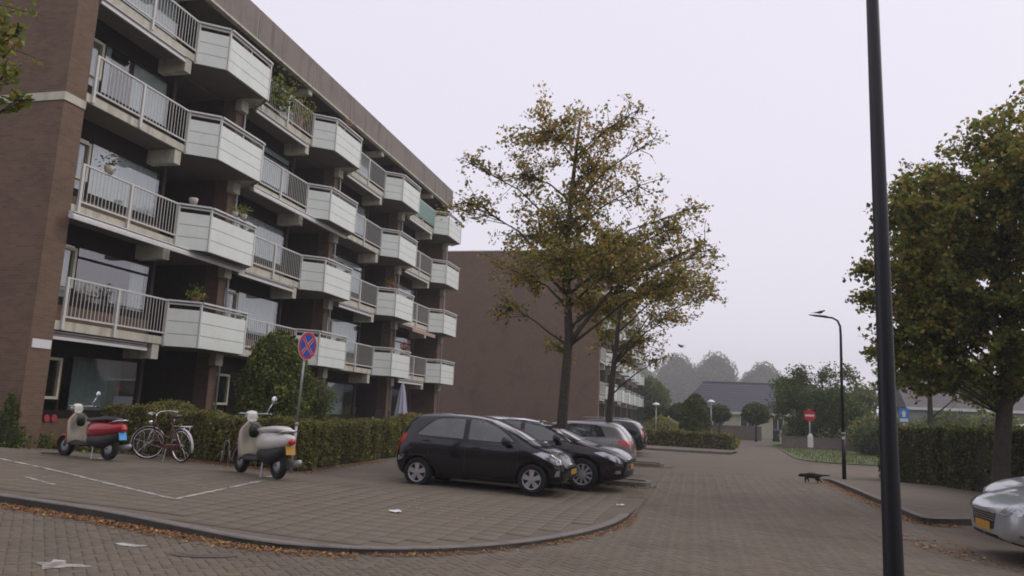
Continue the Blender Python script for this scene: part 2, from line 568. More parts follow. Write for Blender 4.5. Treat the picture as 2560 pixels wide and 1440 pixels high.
KERB = [(-30, 9.6), (-20, 8.95), (-13, 8.55), (-10.5, 8.38), (-8.59, 8.25), (-7.79, 8.18), (-6.97, 8.08), (-6.08, 7.91), (-5.36, 7.78), (-4.79, 7.69), (-4.31, 7.69),
        (-3.89, 7.78), (-3.49, 7.93), (-3.13, 8.16), (-2.77, 8.47), (-2.42, 8.87), (-2.07, 9.38), (-1.77, 9.93), (-1.51, 10.53), (-1.31, 11.16),
        (-1.155, 11.84), (-1.07, 12.6), (-1.05, 13.3), (-1.05, 14.3), (-1.05, 15.2), (-1.05, 16.25)]

ground = sheet("ground", [(-900, -300), (900, -300), (900, 1500), (-900, 1500)], lambda x, y: -0.06, M_grass_ground)

def road_z(x, y):
    return S(x)

road = sheet("road", [(-30, -20), (22, -20), (22, 16.5), (4.2, 16.5), (7.5, 40), (7.5, 78), (-12, 78), (-12, 20), (-30, 20)],
             lambda x, y: S(x) - 0.006, M_roadfar, step=2.0)

# ---- block pavers in herringbone, built one by one where they can be told apart
def point_side(pt, line):
    """signed distance to the open polyline (positive = pavement side, i.e. left of travel)"""
    best, sd = 1e9, 0
    px, py = pt
    for (a, b) in zip(line[:-1], line[1:]):
        dx, dy = b[0] - a[0], b[1] - a[1]
        L2 = dx * dx + dy * dy
        t = max(0.0, min(1.0, ((px - a[0]) * dx + (py - a[1]) * dy) / L2))
        qx, qy = a[0] + t * dx, a[1] + t * dy
        d = math.hypot(px - qx, py - qy)
        if d < best:
            best = d
            sd = d if (dx * (py - a[1]) - dy * (px - a[0])) > 0 else -d
    return sd

def paver_list():
    out = []
    U = 0.102
    c, s_ = math.cos(R(45)), math.sin(R(45))
    N = 190
    for i in range(-N, N):
        for j in range(-N, N):
            k = (i - j) % 4
            if k == 0:
                lx, ly, a = (i + 1) * U, (j + 0.5) * U, 0.0
            elif k == 3:
                lx, ly, a = (i + 0.5) * U, (j + 1) * U, math.pi / 2
            else:
                continue
            x = lx * c - ly * s_ - 1.8
            y = lx * s_ + ly * c + 9.5
            if not (-9.2 < x < 3.7 and 4.4 < y < 25.0):
                continue
            # keep what the lens can see, a little beyond the frame
            d = Vector((x, y, -1.5))
            dep = d.dot(_fwd)
            if dep < 1 or abs(d.dot(_r2) / dep) > 0.74 or d.dot(_u2) / dep < -0.46:
                continue
            if point_side((x, y), KERB) > -0.10 and y < 16.2 and x < 0:
                continue
            out.append((x, y, a + R(45)))
    return out

def paver_base(L=0.2, W=0.1, ch=0.003, dz=0.010):
    a, b = L / 2 - 0.002, W / 2 - 0.002
    a2, b2 = a - ch, b - ch
    return np.array([(-a, -b, -dz), (a, -b, -dz), (a, b, -dz), (-a, b, -dz), (-a, -b, -ch), (a, -b, -ch), (a, b, -ch), (-a, b, -ch),
                     (-a2, -b2, 0), (a2, -b2, 0), (a2, b2, 0), (-a2, b2, 0)]), \
        np.array([(0, 1, 5, 4), (1, 2, 6, 5), (2, 3, 7, 6), (3, 0, 4, 7), (4, 5, 9, 8), (5, 6, 10, 9), (6, 7, 11, 10), (7, 4, 8, 11), (8, 9, 10, 11)])

def slab_pieces(items, base, tile_mat, zf, piece_name, mass_name, parent, nsingle=300, jit=0.002, tv=0.14):
    """the nearest nsingle pieces are objects, the rest one joined part of real geometry"""
    BV, BF = base
    items = sorted(items, key=lambda q: q[0] ** 2 + q[1] ** 2)
    V, F, T = [], [], []
    meshes = []
    for k in range(10):
        t = 1 + random.uniform(-tv, tv)
        tint = np.tile(np.array([[t, t * random.uniform(0.97, 1.02), t * random.uniform(0.94, 1.02)]]), (len(BF), 1))
        meshes.append(np_mesh(piece_name, BV, BF, tile_mat, tint=tint))
    for n, (x, y, a) in enumerate(items):
        z = zf(x, y) + random.uniform(-jit, jit)
        if n < nsingle:
            o = link(piece_name, meshes[random.randrange(10)], parent)
            o.location = (x, y, z)
            sl = -0.03 if x < -2 else 0.0
            o.rotation_euler = (Matrix.Rotation(math.atan(-sl), 3, 'Y') @ Matrix.Rotation(a + random.uniform(-.01, .01), 3, 'Z')).to_euler()
            continue
        a2 = a + random.uniform(-0.012, 0.012)
        ca, sa = math.cos(a2), math.sin(a2)
        P = BV.copy()
        P[:, 0] = BV[:, 0] * ca - BV[:, 1] * sa + x
        P[:, 1] = BV[:, 0] * sa + BV[:, 1] * ca + y
        sl = -0.03 if x < -2 else 0.0
        P[:, 2] = BV[:, 2] + z + (P[:, 0] - x) * sl
        F.append(BF + len(V) * len(BV))
        V.append(P)
        t = 1 + random.uniform(-tv, tv)
        T.append(np.tile(np.array([[t, t * random.uniform(0.97, 1.02), t * random.uniform(0.94, 1.02)]]), (len(BF), 1)))
    if V:
        me = np_mesh(mass_name, np.concatenate(V), np.concatenate(F), tile_mat, tint=np.concatenate(T))
        link(mass_name, me, parent, kind="stuff")

slab_pieces(paver_list(), paver_base(), M_paver, lambda x, y: S(x), "paver", "pavers_beyond", road, tv=0.08)

# ---- the raised pavement in front of the flats
pav_poly = [p for p in KERB] + [(-8.3, 16.25), (-8.3, 18), (-14.4, 18), (-14.4, 30), (-30, 30)]
pavement = sheet("pavement", pav_poly, lambda x, y: gz(x, y) - 0.008, M_tilefar, step=0.5)

def tile_list():
    out = []
    g = 0.303
    y = 7.5
    row = 0
    while y < 16.2:
        x = -15.4
        off = 0.0 if row % 2 == 0 else g / 2
        while x < -1.1:
            cx, cy = x + g / 2, y + g / 2 + 0.0
            yy = cy + off * 0
            ok = all(point_side((cx + dx, yy + dy), KERB) > 0.16 for dx in (-.15, .15) for dy in (-.15, .15))
            if ok and not (cx < -14.3 and yy > 13.7):
                d = Vector((cx, yy, -1.4))
                dep = d.dot(_fwd)
                if abs(d.dot(_r2) / dep) < 0.74:
                    out.append((cx, yy, 0.0))
            x += g
        y += g
        row += 1
    return out

slab_pieces(tile_list(), paver_base(0.298, 0.3068, 0.0012, 0.012), M_tile, gz, "paving_tile", "paving_tiles_beyond", pavement, tv=0.06, jit=0.001)

# kerb stones, one metre each
def resample(line, step):
    out = [Vector((*line[0], 0))]
    acc = 0.0
    for a, b in zip(line[:-1], line[1:]):
        a, b = Vector((*a, 0)), Vector((*b, 0))
        d = (b - a).length
        t = step - acc
        while t <= d:
            out.append(a.lerp(b, t / d))
            t += step
        acc = d - (t - step)
    return out

def kerb_run(line, zf, h, parent, w=0.13, step=0.5):
    pts = resample(line, step)
    for i in range(0, len(pts) - 2, 2):
        tri = pts[i:i + 3]
        m = MB()
        for a, b in zip(tri[:-1], tri[1:]):
            pass
        ring = []
        for k, p in enumerate(tri):
            d = (tri[min(k + 1, 2)] - tri[max(k - 1, 0)]).normalized()
            n = Vector((-d.y, d.x, 0))
            sh = d * (0.004 if k == 0 else (-0.004 if k == 2 else 0))
            z = zf(p.x, p.y)
            o, q = p + sh, p + n * w + sh
            ring.append([(o.x - n.x * 0.015, o.y - n.y * .015, z - h), (o.x, o.y, z - 0.012), (o.x + n.x * .012, o.y + n.y * .012, z), (q.x, q.y, z), (q.x, q.y, z - h)])
        vs = [v for r in ring for v in r]
        fs = []
        for k in range(2):
            for j in range(5):
                j2 = (j + 1) % 5
                fs.append((k * 5 + j, (k + 1) * 5 + j, (k + 1) * 5 + j2, k * 5 + j2))
        fs += [(0, 1, 2, 3, 4), (14, 13, 12, 11, 10)]
        m.add(vs, fs)
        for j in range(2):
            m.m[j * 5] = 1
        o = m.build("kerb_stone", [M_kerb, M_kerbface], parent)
        fixn(o.data)

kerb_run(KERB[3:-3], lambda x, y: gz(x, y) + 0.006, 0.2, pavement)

# parking bays beyond the pavement, raised tree islands between them
parking = sheet("parking_bays", [(-1.05, 16.26), (-1.05, 40.5), (-8.3, 40.5), (-8.3, 16.26)], lambda x, y: S(x) + 0.001, M_roadfar, step=2.0)
def island(x0, x1, y0, y1, h=0.11):
    m = MB()
    r = 0.35
    poly = [(x0, y0), (x1 - r, y0), (x1 - .1, y0 + .1), (x1, y0 + r), (x1, y1 - r), (x1 - .1, y1 - .1), (x1 - r, y1), (x0, y1)]
    bm_z = S((x0 + x1) / 2)
    inner = [(p[0] + (0.12 if p[0] < x1 - 1 else -0.1), p[1] + (0.1 if p[1] < (y0 + y1) / 2 else -0.1)) for p in poly]
    n = len(poly)
    vs = [(p[0], p[1], S(p[0]) - 0.1) for p in poly] + [(p[0], p[1], S(p[0]) + h) for p in poly] + [(p[0], p[1], S(p[0]) + h) for p in inner]
    fs = [(i, (i + 1) % n, n + (i + 1) % n, n + i) for i in range(n)] + [(n + i, n + (i + 1) % n, 2 * n + (i + 1) % n, 2 * n + i) for i in range(n)]
    m.add(vs, fs)
    k = m.build("tree_island", M_kerb, None, kind="structure")
    fixn(k.data)
    m2 = MB()
    m2.add([(p[0], p[1], S(p[0]) + h - 0.02) for p in inner], [tuple(range(n))])
    m2.build("soil", M_soil, k)
    return k
island(-6.4, -1.05, 18.55, 19.65)
island(-6.4, -1.05, 26.5, 27.6)
# raised strip in front of the far hedge
sheet("far_pavement", [(-8, 41.2), (1.7, 40.3), (2.2, 43.9), (-8, 48)], lambda x, y: 0.10, M_tilefar)
fk = MB()
fk.bar((-8, 41.14, 0.05), (1.72, 40.24, 0.05), 0.14, 0.13)
fk.build("far_kerb", M_kerb, None, kind="structure")

# right-hand pavement
def rp_z(x, y):
    return 0.10 * (1 - smooth01(23.5, 26.0, y))
RK = [(14, 17.0), (8, 16.2), (4.95, 15.5), (4.25, 15.05), (3.92, 14.9), (3.8, 15.05), (3.78, 16.5), (3.78, 19), (3.76, 22), (3.72, 25.4)]
right_pav = sheet("right_pavement", RK + [(4.0, 30), (4.6, 34), (6.2, 36), (30, 37.5), (30, 18)], lambda x, y: rp_z(x, y) + 0.004, M_tilefar, step=2.0)
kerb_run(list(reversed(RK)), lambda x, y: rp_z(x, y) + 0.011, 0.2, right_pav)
verge = sheet("grass_verge", [(5.6, 62), (5.0, 48), (4.55, 39.2), (4.9, 37.3), (6.2, 36.1), (7.8, 36.3), (30, 37.6), (40, 75), (7, 76)], lambda x, y: 0.03, M_grass_ground)
garden_l = sheet("garden_bed", [(-8.5, 15.3), (-13.6, 16.0), (-14.4, 16.5), (-15.95, 16.5), (-15.95, 44), (-8.5, 44)], lambda x, y: S(x) + 0.03, M_soil, step=2.0)
terrace = sheet("garden_terrace", [(-12.2, 16.2), (-15.98, 16.2), (-15.98, 43), (-12.2, 43)], lambda x, y: S(x) + 0.06, M_tilefar, step=3.0)
far_garden = sheet("far_garden", [(-8, 45), (2.2, 44), (2.4, 66), (2.0, 75), (-8, 75)], lambda x, y: 0.02, M_grass_ground)

# worn paint lines on the pavement and patches on the road
def paint_line(pts, w, zf, label):
    m = MB()
    for a, b in zip(pts[:-1], pts[1:]):
        a, b = Vector((*a, 0)), Vector((*b, 0))
        d = (b - a).normalized()
        n = Vector((-d.y, d.x, 0)) * w / 2
        L = (b - a).length
        k = max(2, int(L / 0.4))
        for i in range(k):
            p, q = a + d * (L * i / k), a + d * (L * (i + 1) / k)
            vs = [p - n, q - n, q + n, p + n]
            m.add([(v.x, v.y, zf(v.x, v.y) + 0.005) for v in vs], [(0, 1, 2, 3)])
    o = m.build("painted_line", M_paint, None, kind="structure")
    return o
paint_line([(-12.9, 11.85), (-11.2, 11.22), (-10.136, 10.81), (-8.512, 10.098), (-6.889, 9.416)], 0.075, gz, "")
paint_line([(-6.92, 9.42), (-7.323, 12.346)], 0.075, gz, "")
paint_line([(-9.9, 9.9), (-8.97, 9.5)], 0.06, gz, "")
def blotch(name, pts, z, m=M_paint):
    k = MB()
    k.add([(p[0], p[1], z(p[0], p[1]) + 0.006) for p in pts], [tuple(range(len(pts)))])
    return k.build(name, m, None, kind="structure")
blotch("paint_patch", [(-5.72, 5.93), (-5.55, 5.86), (-5.45, 5.76), (-5.36, 5.9), (-5.2, 6.06), (-5.33, 6.06), (-5.45, 6.02), (-5.55, 6.12), (-5.66, 6.1), (-5.6, 6.0)], lambda x, y: S(x))
blotch("paint_patch", [(-5.76, 6.98), (-5.65, 6.92), (-5.5, 6.95), (-5.42, 7.06), (-5.5, 7.07), (-5.62, 7.04), (-5.72, 7.05)], lambda x, y: S(x))
M_oil = mat("oil_stained_paving", (0.075, 0.062, 0.050), 0.6, var=0.3, vscale=8, dirt=(0.125, 0.104, 0.085), dscale=6, dmin=0.45, dmax=0.6)
blotch("oil_stain", [(-5.05, 6.86), (-4.9, 6.80), (-4.7, 6.86), (-4.52, 6.98), (-4.42, 7.12), (-4.5, 7.16), (-4.66, 7.08), (-4.8, 7.04), (-4.95, 6.95)], lambda x, y: S(x), M_oil)
blotch("oil_stain", [(2.6, 12.9), (2.9, 12.7), (3.3, 12.75), (3.5, 12.95), (3.2, 13.1), (2.8, 13.1)], lambda x, y: S(x), M_oil)

# ================================================================== THE FLATS
PITCH_B = 7.14
def zb_of(f):
    return 3.07 + 2.79 * (f - 1)

def face_box(m, a, b, t, z0, z1, mi=0):
    """upright board between plan points a and b, thickness t to the outside (right of a->b)"""
    dx, dy = b[0] - a[0], b[1] - a[1]
    L = math.hypot(dx, dy)
    nx, ny = dy / L * t, -dx / L * t
    m.prism([a, b, (b[0] + nx, b[1] + ny), (a[0] + nx, a[1] + ny)], z0, z1, mi)

def curtain_mesh(y0, y1, z0, z1, x, folds):
    m = MB()
    n = max(8, int((y1 - y0) * folds))
    vs = []
    for i in range(n + 1):
        y = y0 + (y1 - y0) * i / n
        xx = x + (0.02 if i % 2 else -0.02) + random.uniform(-.006, .006)
        vs += [(xx, y, z0), (xx, y, z1)]
    m.add(vs, [(2 * i, 2 * i + 2, 2 * i + 3, 2 * i + 1) for i in range(n)])
    return m

def make_block(name, label, ox, oy, nb, near, awnings, brick, singles=0, deep=12.0):
    root = thing(name, label, "apartment building", (ox, oy, 0))
    yend = PITCH_B * (nb - 1) + 7.04
    W = root
    MB().box(-deep, 0.0, 0.0, 0.62, -0.6, 14.74).build("gable_wall", brick, W)
    MB().box(-deep - .05, 0.05, -0.05, 0.67, 14.74, 14.82).build("coping", M_conc, W)
    MB().box(-12.0, -0.3, yend, yend + 0.5, -0.6, 13.94).build("end_wall", brick, W)
    MB().box(-12.0, -11.8, 0.62, yend, -0.6, 13.9).build("rear_wall", brick, W)
    for k in range(1, nb):
        y0 = PITCH_B * k
        MB().box(-0.80, -0.3, y0 - 0.1, y0 + 0.3, -0.6, 13.94).build("brick_pier", brick, W)
        MB().box(-11.8, -0.80, y0 - 0.098, y0 + 0.298, -0.6, 13.94).build("cross_wall", M_loggia, W)  # behind the pier the recess shade is painted into the wall colour
    MB().box(-11.8, -0.13, 0.62, yend + 0.45, 13.95, 14.25).build("roof", M_soffit, W)
    for f in range(0, 5):
        z = zb_of(f)
        MB().box(-11.79, -0.96, 0.63, yend - 0.01, z + (0.0 if f else -0.3), z + 0.218).build("floor_slab", M_soffit, W)
    # parapet of precast panels with pale joints
    js = [0.0]
    for k in range(nb):
        js += [PITCH_B * k + 4.25, PITCH_B * (k + 1) + (0.2 if k < nb - 1 else 0.38)]
    for a, b in zip(js[:-1], js[1:]):
        m = MB()
        m.box(-0.125, 0.0 if a > 0 else 0.003, a + 0.03, b - 0.03, 13.70, 14.78)
        m.build("parapet_panel", M_parapet, W)
        MB().box(-0.13, -0.02, b - 0.03, b + 0.03, 13.70, 14.70).build("joint_strip", M_conc, W)
    MB().box(-0.16, 0.03, 0.63, js[-1], 13.625, 13.70).build("parapet_trim", M_conc, W)
    if near:
        MB().box(-12.03, 0.03, -0.03, 0.62, 8.42, 8.62).build("wall_band", M_conc, W)
        MB().box(0.0, 0.02, 0.06, 0.58, 2.60, 2.80).build("white_plate", M_signwhite, W)
    rest = MB()
    nbal = 0
    base_balcony = {}
    for k in range(nb):
        y0 = PITCH_B * k
        last = (k == nb - 1)
        ya = y0 + (0.62 if k == 0 else 0.3)
        for f in range(0, 5):
            fl = zb_of(f) + 0.22
            YL, WT = y0 + 4.8, fl + 2.12
            top = zb_of(f + 1) if f < 4 else 13.95
            # lower wall and window of the living room
            MB().box(-1.05, -0.95, ya, YL, fl, fl + 0.50).build("spandrel_wall", brick, W)
            MB().box(-1.06, -0.94, ya, YL, fl + 0.50, fl + 0.70).build("shade_band", M_darkframe, W)  # dark band standing in for the shadow below the glazing
            MB().box(-1.04, -0.96, ya, YL, WT, top).build("fascia_panel", M_darkframe, W)
            fr = MB()
            ym = y0 + 1.98
            for (p, q) in ((ya, ya + 0.06), (ym - 0.02, ym + 0.05), (YL - .08, YL)):
                fr.box(-1.03, -0.95, p, q, fl + 0.70, WT)
            fr.box(-1.03, -0.95, ya + .06, YL - .08, WT - .06, WT)
            if (k + f) % 3 == 1:
                fr.box(-1.025, -0.95, ym + .05, YL - .08, WT - .36, WT - .31)
            w = fr.build("window", M_darkframe, W)
            sash = MB()
            sx0, sx1 = -1.00, -0.915
            a, b, c, d = ya + 0.25, ym - 0.03, fl + 0.96, fl + 1.98
            for (p, q, r0, r1) in ((a, a + .07, c, d), (b - .07, b, c, d), (a + .07, b - .07, c, c + .07), (a + .07, b - .07, d - .07, d)):
                sash.box(sx0, sx1, p, q, r0, r1)
            sash.build("sash", M_frame, w)
            gm = M_glass if f > 0 else M_glass_dark
            MB().box(-1.00, -0.99, ya + .06, ym - .02, fl + .70, WT - .06).build("pane", gm, w)
            MB().box(-1.00, -0.99, ym + .05, YL - .08, fl + .70, WT - .06).build("pane", gm, w)
            # curtains
            rr = random.random()
            if f > 0:
                lo = fl + 0.70
                if rr < 0.8:
                    curtain_mesh(ym - 0.2, YL - .15, lo, WT, -1.085, 9).build("curtain", M_curtain, w)
                elif rr < 0.93:
                    curtain_mesh(ym + 1.3, YL - .15, lo, WT, -1.085, 9).build("curtain", M_curtain, w)
                    curtain_mesh(ya + .2, ym + .4, lo, WT, -1.09, 9).build("curtain", M_curtain_b, w)
                else:
                    curtain_mesh(YL - .7, YL - .15, lo, WT, -1.085, 12).build("curtain", M_curtain, w)
                    curtain_mesh(ya + .15, ym - .1, lo, WT, -1.085, 12).build("curtain", M_curtain, w)
            elif k % 2 == 0:
                curtain_mesh(ym + .9, YL - .2, fl + 0.70, WT, -1.45, 9).build("curtain", M_curtain_b, w)
            # loggia recess
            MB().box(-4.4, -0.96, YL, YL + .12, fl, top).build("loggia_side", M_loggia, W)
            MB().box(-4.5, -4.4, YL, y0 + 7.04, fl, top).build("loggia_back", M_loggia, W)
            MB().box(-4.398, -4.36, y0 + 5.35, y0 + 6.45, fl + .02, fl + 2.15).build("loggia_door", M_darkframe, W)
        # plinth under the ground floor
        MB().box(-1.06, -0.93, ya, y0 + 4.82, -0.6, 0.5).build("plinth", brick, W)
        for f in range(1, 5):
            z = zb_of(f)
            bal_slab = MB()
            yl = y0 + (0.62 if k == 0 else 0.62)
            ye = PITCH_B + y0 + 0.62
            poly = [(-0.96, yl), (0.0, yl), (0.0, y0 + 4.37), (0.655, y0 + 4.92), (0.655, y0 + 7.18), (0.0, y0 + 7.72)]
            if last:
                poly += [(-0.29, y0 + 7.72), (-0.29, y0 + 7.03), (-0.96, y0 + 7.03)]
            else:
                poly += [(0.0, ye - 0.002), (-0.96, ye - 0.002)]
            bal_slab.prism(poly, z, z + 0.215)
            B = bal_slab.build("balcony", M_conc, W)
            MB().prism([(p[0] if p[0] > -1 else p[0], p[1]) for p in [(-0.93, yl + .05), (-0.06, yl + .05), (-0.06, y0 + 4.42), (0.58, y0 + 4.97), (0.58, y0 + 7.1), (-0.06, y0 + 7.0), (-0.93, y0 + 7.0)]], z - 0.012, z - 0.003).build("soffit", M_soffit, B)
            # railing
            yp = [y0 + 0.80, y0 + 2.46, y0 + 4.36]
            for y in yp:
                MB().box(0.002, 0.062, y - 0.035, y + 0.035, z + 0.02, z + 1.22).build("post", M_rail, B)
            MB().box(-0.01, 0.05, y0 + 0.77, y0 + 4.39, z + 1.22, z + 1.262).build("top_rail", M_rail, B)
            for a, b in ((yp[0] + .036, yp[1] - .036), (yp[1] + .036, yp[2] - .036)):
                MB().box(0.01, 0.05, a, b, z + 0.30, z + 0.34).build("bottom_rail", M_rail, B)
                n = 13 if b - a < 1.7 else 15
                for i in range(n):
                    yy = a + (b - a) * (i + 0.5) / n
                    if nbal < singles:
                        key = "baluster"
                        if key not in base_balcony:
                            base_balcony[key] = MB().box(0.023, 0.037, -0.0065, 0.0065, 0.341, 1.218).mesh("baluster", M_rail)
                        o = link("baluster", base_balcony[key], B)
                        o.location = (0, yy, z)
                        nbal += 1
                    else:
                        rest.box(0.023, 0.037, yy - .0065, yy + .0065, z + .341, z + 1.218)
            # panelled bay
            cs = [(0.0, y0 + 4.37), (0.70, y0 + 4.93), (0.70, y0 + 7.2), (0.0, y0 + 7.75)]
            for a, b in zip(cs[:-1], cs[1:]):
                dx, dy = b[0] - a[0], b[1] - a[1]
                L = math.hypot(dx, dy)
                ux, uy = dx / L, dy / L
                a2, b2 = (a[0] + ux * .03, a[1] + uy * .03), (b[0] - ux * .03, b[1] - uy * .03)
                for r in range(3):
                    m = MB()
                    face_box(m, a2, b2, 0.02, z - 0.03 + r * 0.358, z - 0.03 + r * 0.358 + 0.342)
                    o = m.build("panel", M_panel, B)
                    fixn(o.data)
                bk = MB()
                face_box(bk, a2, b2, 0.012, z - 0.02, z + 1.03)
                bo = bk.build("panel_back", M_seam, B)
                fixn(bo.data)
                mr = MB()
                mr.bar((a[0], a[1], z + 1.17), (b[0], b[1], z + 1.17), 0.05, 0.05)
                mr.build("hand_rail", M_rail, B)
                mr = MB()
                off = 0.04
                mr.bar((a[0] + uy * off, a[1] - ux * off, z + 1.25), (b[0] + uy * off, b[1] - ux * off, z + 1.25), 0.09, 0.05)
                mr.build("top_rail", M_white, B)
            for c in cs:
                MB().box(c[0] - .02, c[0] + .035, c[1] - .03, c[1] + .03, z - 0.04, z + 1.24).build("corner_post", M_rail, B)
            # concrete brackets below the slab
            MB().box(-0.94, -0.03, y0 + 4.0, y0 + 4.27, z - 0.42, z - 0.013).build("bracket", M_conc, W)
            MB().box(-0.31, -0.08, y0 + 6.98, y0 + 7.36, z - 0.40, z - 0.013).build("bracket", M_conc, W)
        MB().box(-0.94, -0.1, y0 + 4.0, y0 + 4.27, 13.4, 13.62).build("bracket", M_conc, W)
        pm = MB()
        pm.tube([(-0.22, y0 + 7.42 if not last else y0 + 7.62, 0.3), (-0.22, y0 + 7.42 if not last else y0 + 7.62, 13.5)], 0.035, 8)
        pm.build("downpipe", M_pipe, W, smooth=True)
    if rest.v:
        rest.build("balusters_beyond", M_rail, W, kind="stuff")
    # rolled-up and half-open awnings hung under the slabs
    for (k, f, a, b, x, mt, drop) in awnings:
        y0 = PITCH_B * k
        z = zb_of(f) - 0.03
        m = MB()
        if drop:
            m.prism([(x - 0.15, y0 + a), (x, y0 + a), (x, y0 + b), (x - .15, y0 + b)], z - 0.17, z - 0.02, 1)
            m.add([(x, y0 + a, z - .05), (x, y0 + b, z - .05), (x + .55, y0 + b, z - .05 - drop), (x + .55, y0 + a, z - .05 - drop),
                   (x, y0 + a, z - .065), (x, y0 + b, z - .065), (x + .55, y0 + b, z - .065 - drop), (x + .55, y0 + a, z - .065 - drop)],
                  [(0, 1, 2, 3), (7, 6, 5, 4), (3, 2, 6, 7), (0, 3, 7, 4), (1, 5, 6, 2)])
            m.box(x + .53, x + .57, y0 + a, y0 + b, z - .22 - drop, z - .04 - drop)
        else:
            m.tube([(x - .06, y0 + a, z - 0.10), (x - .06, y0 + b, z - 0.10)], 0.075, 10)
            m.box(x - 0.01, x + 0.035, y0 + a - .01, y0 + b + .01, z - 0.19, z - 0.12, 1)
            m.box(x - 0.14, x + 0.02, y0 + a, y0 + b, z - 0.028, z - 0.002, 1)
        o = m.build("awning", [mt, M_awning_w], W)
        fixn(o.data)
    return root

AW1 = [(0, 4, 0.66, 3.9, 0.02, M_awning_g, 0), (0, 2, 0.4, 7.4, 0.30, M_awning_w, 0), (0, 1, 0.66, 3.85, -0.1, M_awning_g, 0),
       (1, 4, 0.5, 4.0, 0.02, M_awning_g, 0), (1, 3, 0.4, 7.3, 0.28, M_awning_w, 0), (1, 2, 0.4, 3.95, 0.02, M_awning_g, 0),
       (2, 4, 0.4, 3.95, 0.0, M_awning_g, 0), (2, 2, 0.5, 3.95, 0.02, M_awning_g, 0),
       (3, 4, 0.5, 4.0, 0.05, M_awning_w, 0), (3, 3, 0.4, 3.95, 0.03, M_awning_g, 0), (3, 2, 0.5, 3.95, 0.05, M_awning_r, 0.18), (3, 1, 0.5, 3.95, 0.0, M_awning_g, 0)]
flats = make_block("apartment_block", "near five storey brown brick apartment block with rows of white panelled balconies", -14.45, 14.06, 4, True, AW1, M_brick, singles=290)
flats2 = make_block("apartment_block", "farther brick apartment block showing its plain windowless gable behind the parked cars", -7.40, 60.0, 6, False,
                    [(k, f, 0.5, 3.9, 0.0, M_awning_g, 0) for k in range(4) for f in (1, 2) if (k + f) % 2], M_brick2, deep=15.5)

# ================================================================== VEGETATION
def leaf_cloud(P, size, mats, probs, name, parent, outward=None, spread=1.0, seed=0, probs_top=None, **kw):
    """one bent quad per leaf at the points P"""
    g = np.random.default_rng(seed)
    n = len(P)
    d = g.normal(size=(n, 3))
    if outward is not None:
        d = d * spread + outward * 1.2
    d /= np.linalg.norm(d, axis=1)[:, None] + 1e-9
    a = np.cross(d, g.normal(size=(n, 3)))
    a /= np.linalg.norm(a, axis=1)[:, None] + 1e-9
    b = np.cross(d, a)
    s = size * g.uniform(0.5, 1.5, (n, 1))
    base = P - a * s * 0.5
    tip = P + a * s * 0.5 - d * s * 0.12
    l = P + b * s * 0.36 + d * s * 0.08
    r = P - b * s * 0.36 + d * s * 0.08
    V = np.stack([base, l, tip, r], 1).reshape(-1, 3)
    F = np.arange(n * 4).reshape(-1, 4)
    mi = g.choice(len(mats), n, p=np.array(probs) / sum(probs))
    if probs_top is not None:           # the upper, more exposed leaves have turned further
        z = P[:, 2]
        tz_ = np.clip((z - z.min()) / (z.max() - z.min() + 1e-6) * 1.3 - 0.15 + 0.25 * np.sin(P[:, 0] * 2.1 + P[:, 1] * 1.7), 0, 1)
        mt_ = g.choice(len(mats), n, p=np.array(probs_top) / sum(probs_top))
        mi = np.where(g.uniform(0, 1, n) < tz_, mt_, mi)
    me = np_mesh(name, V, F, mats, mi)
    return link(name, me, parent, **kw)

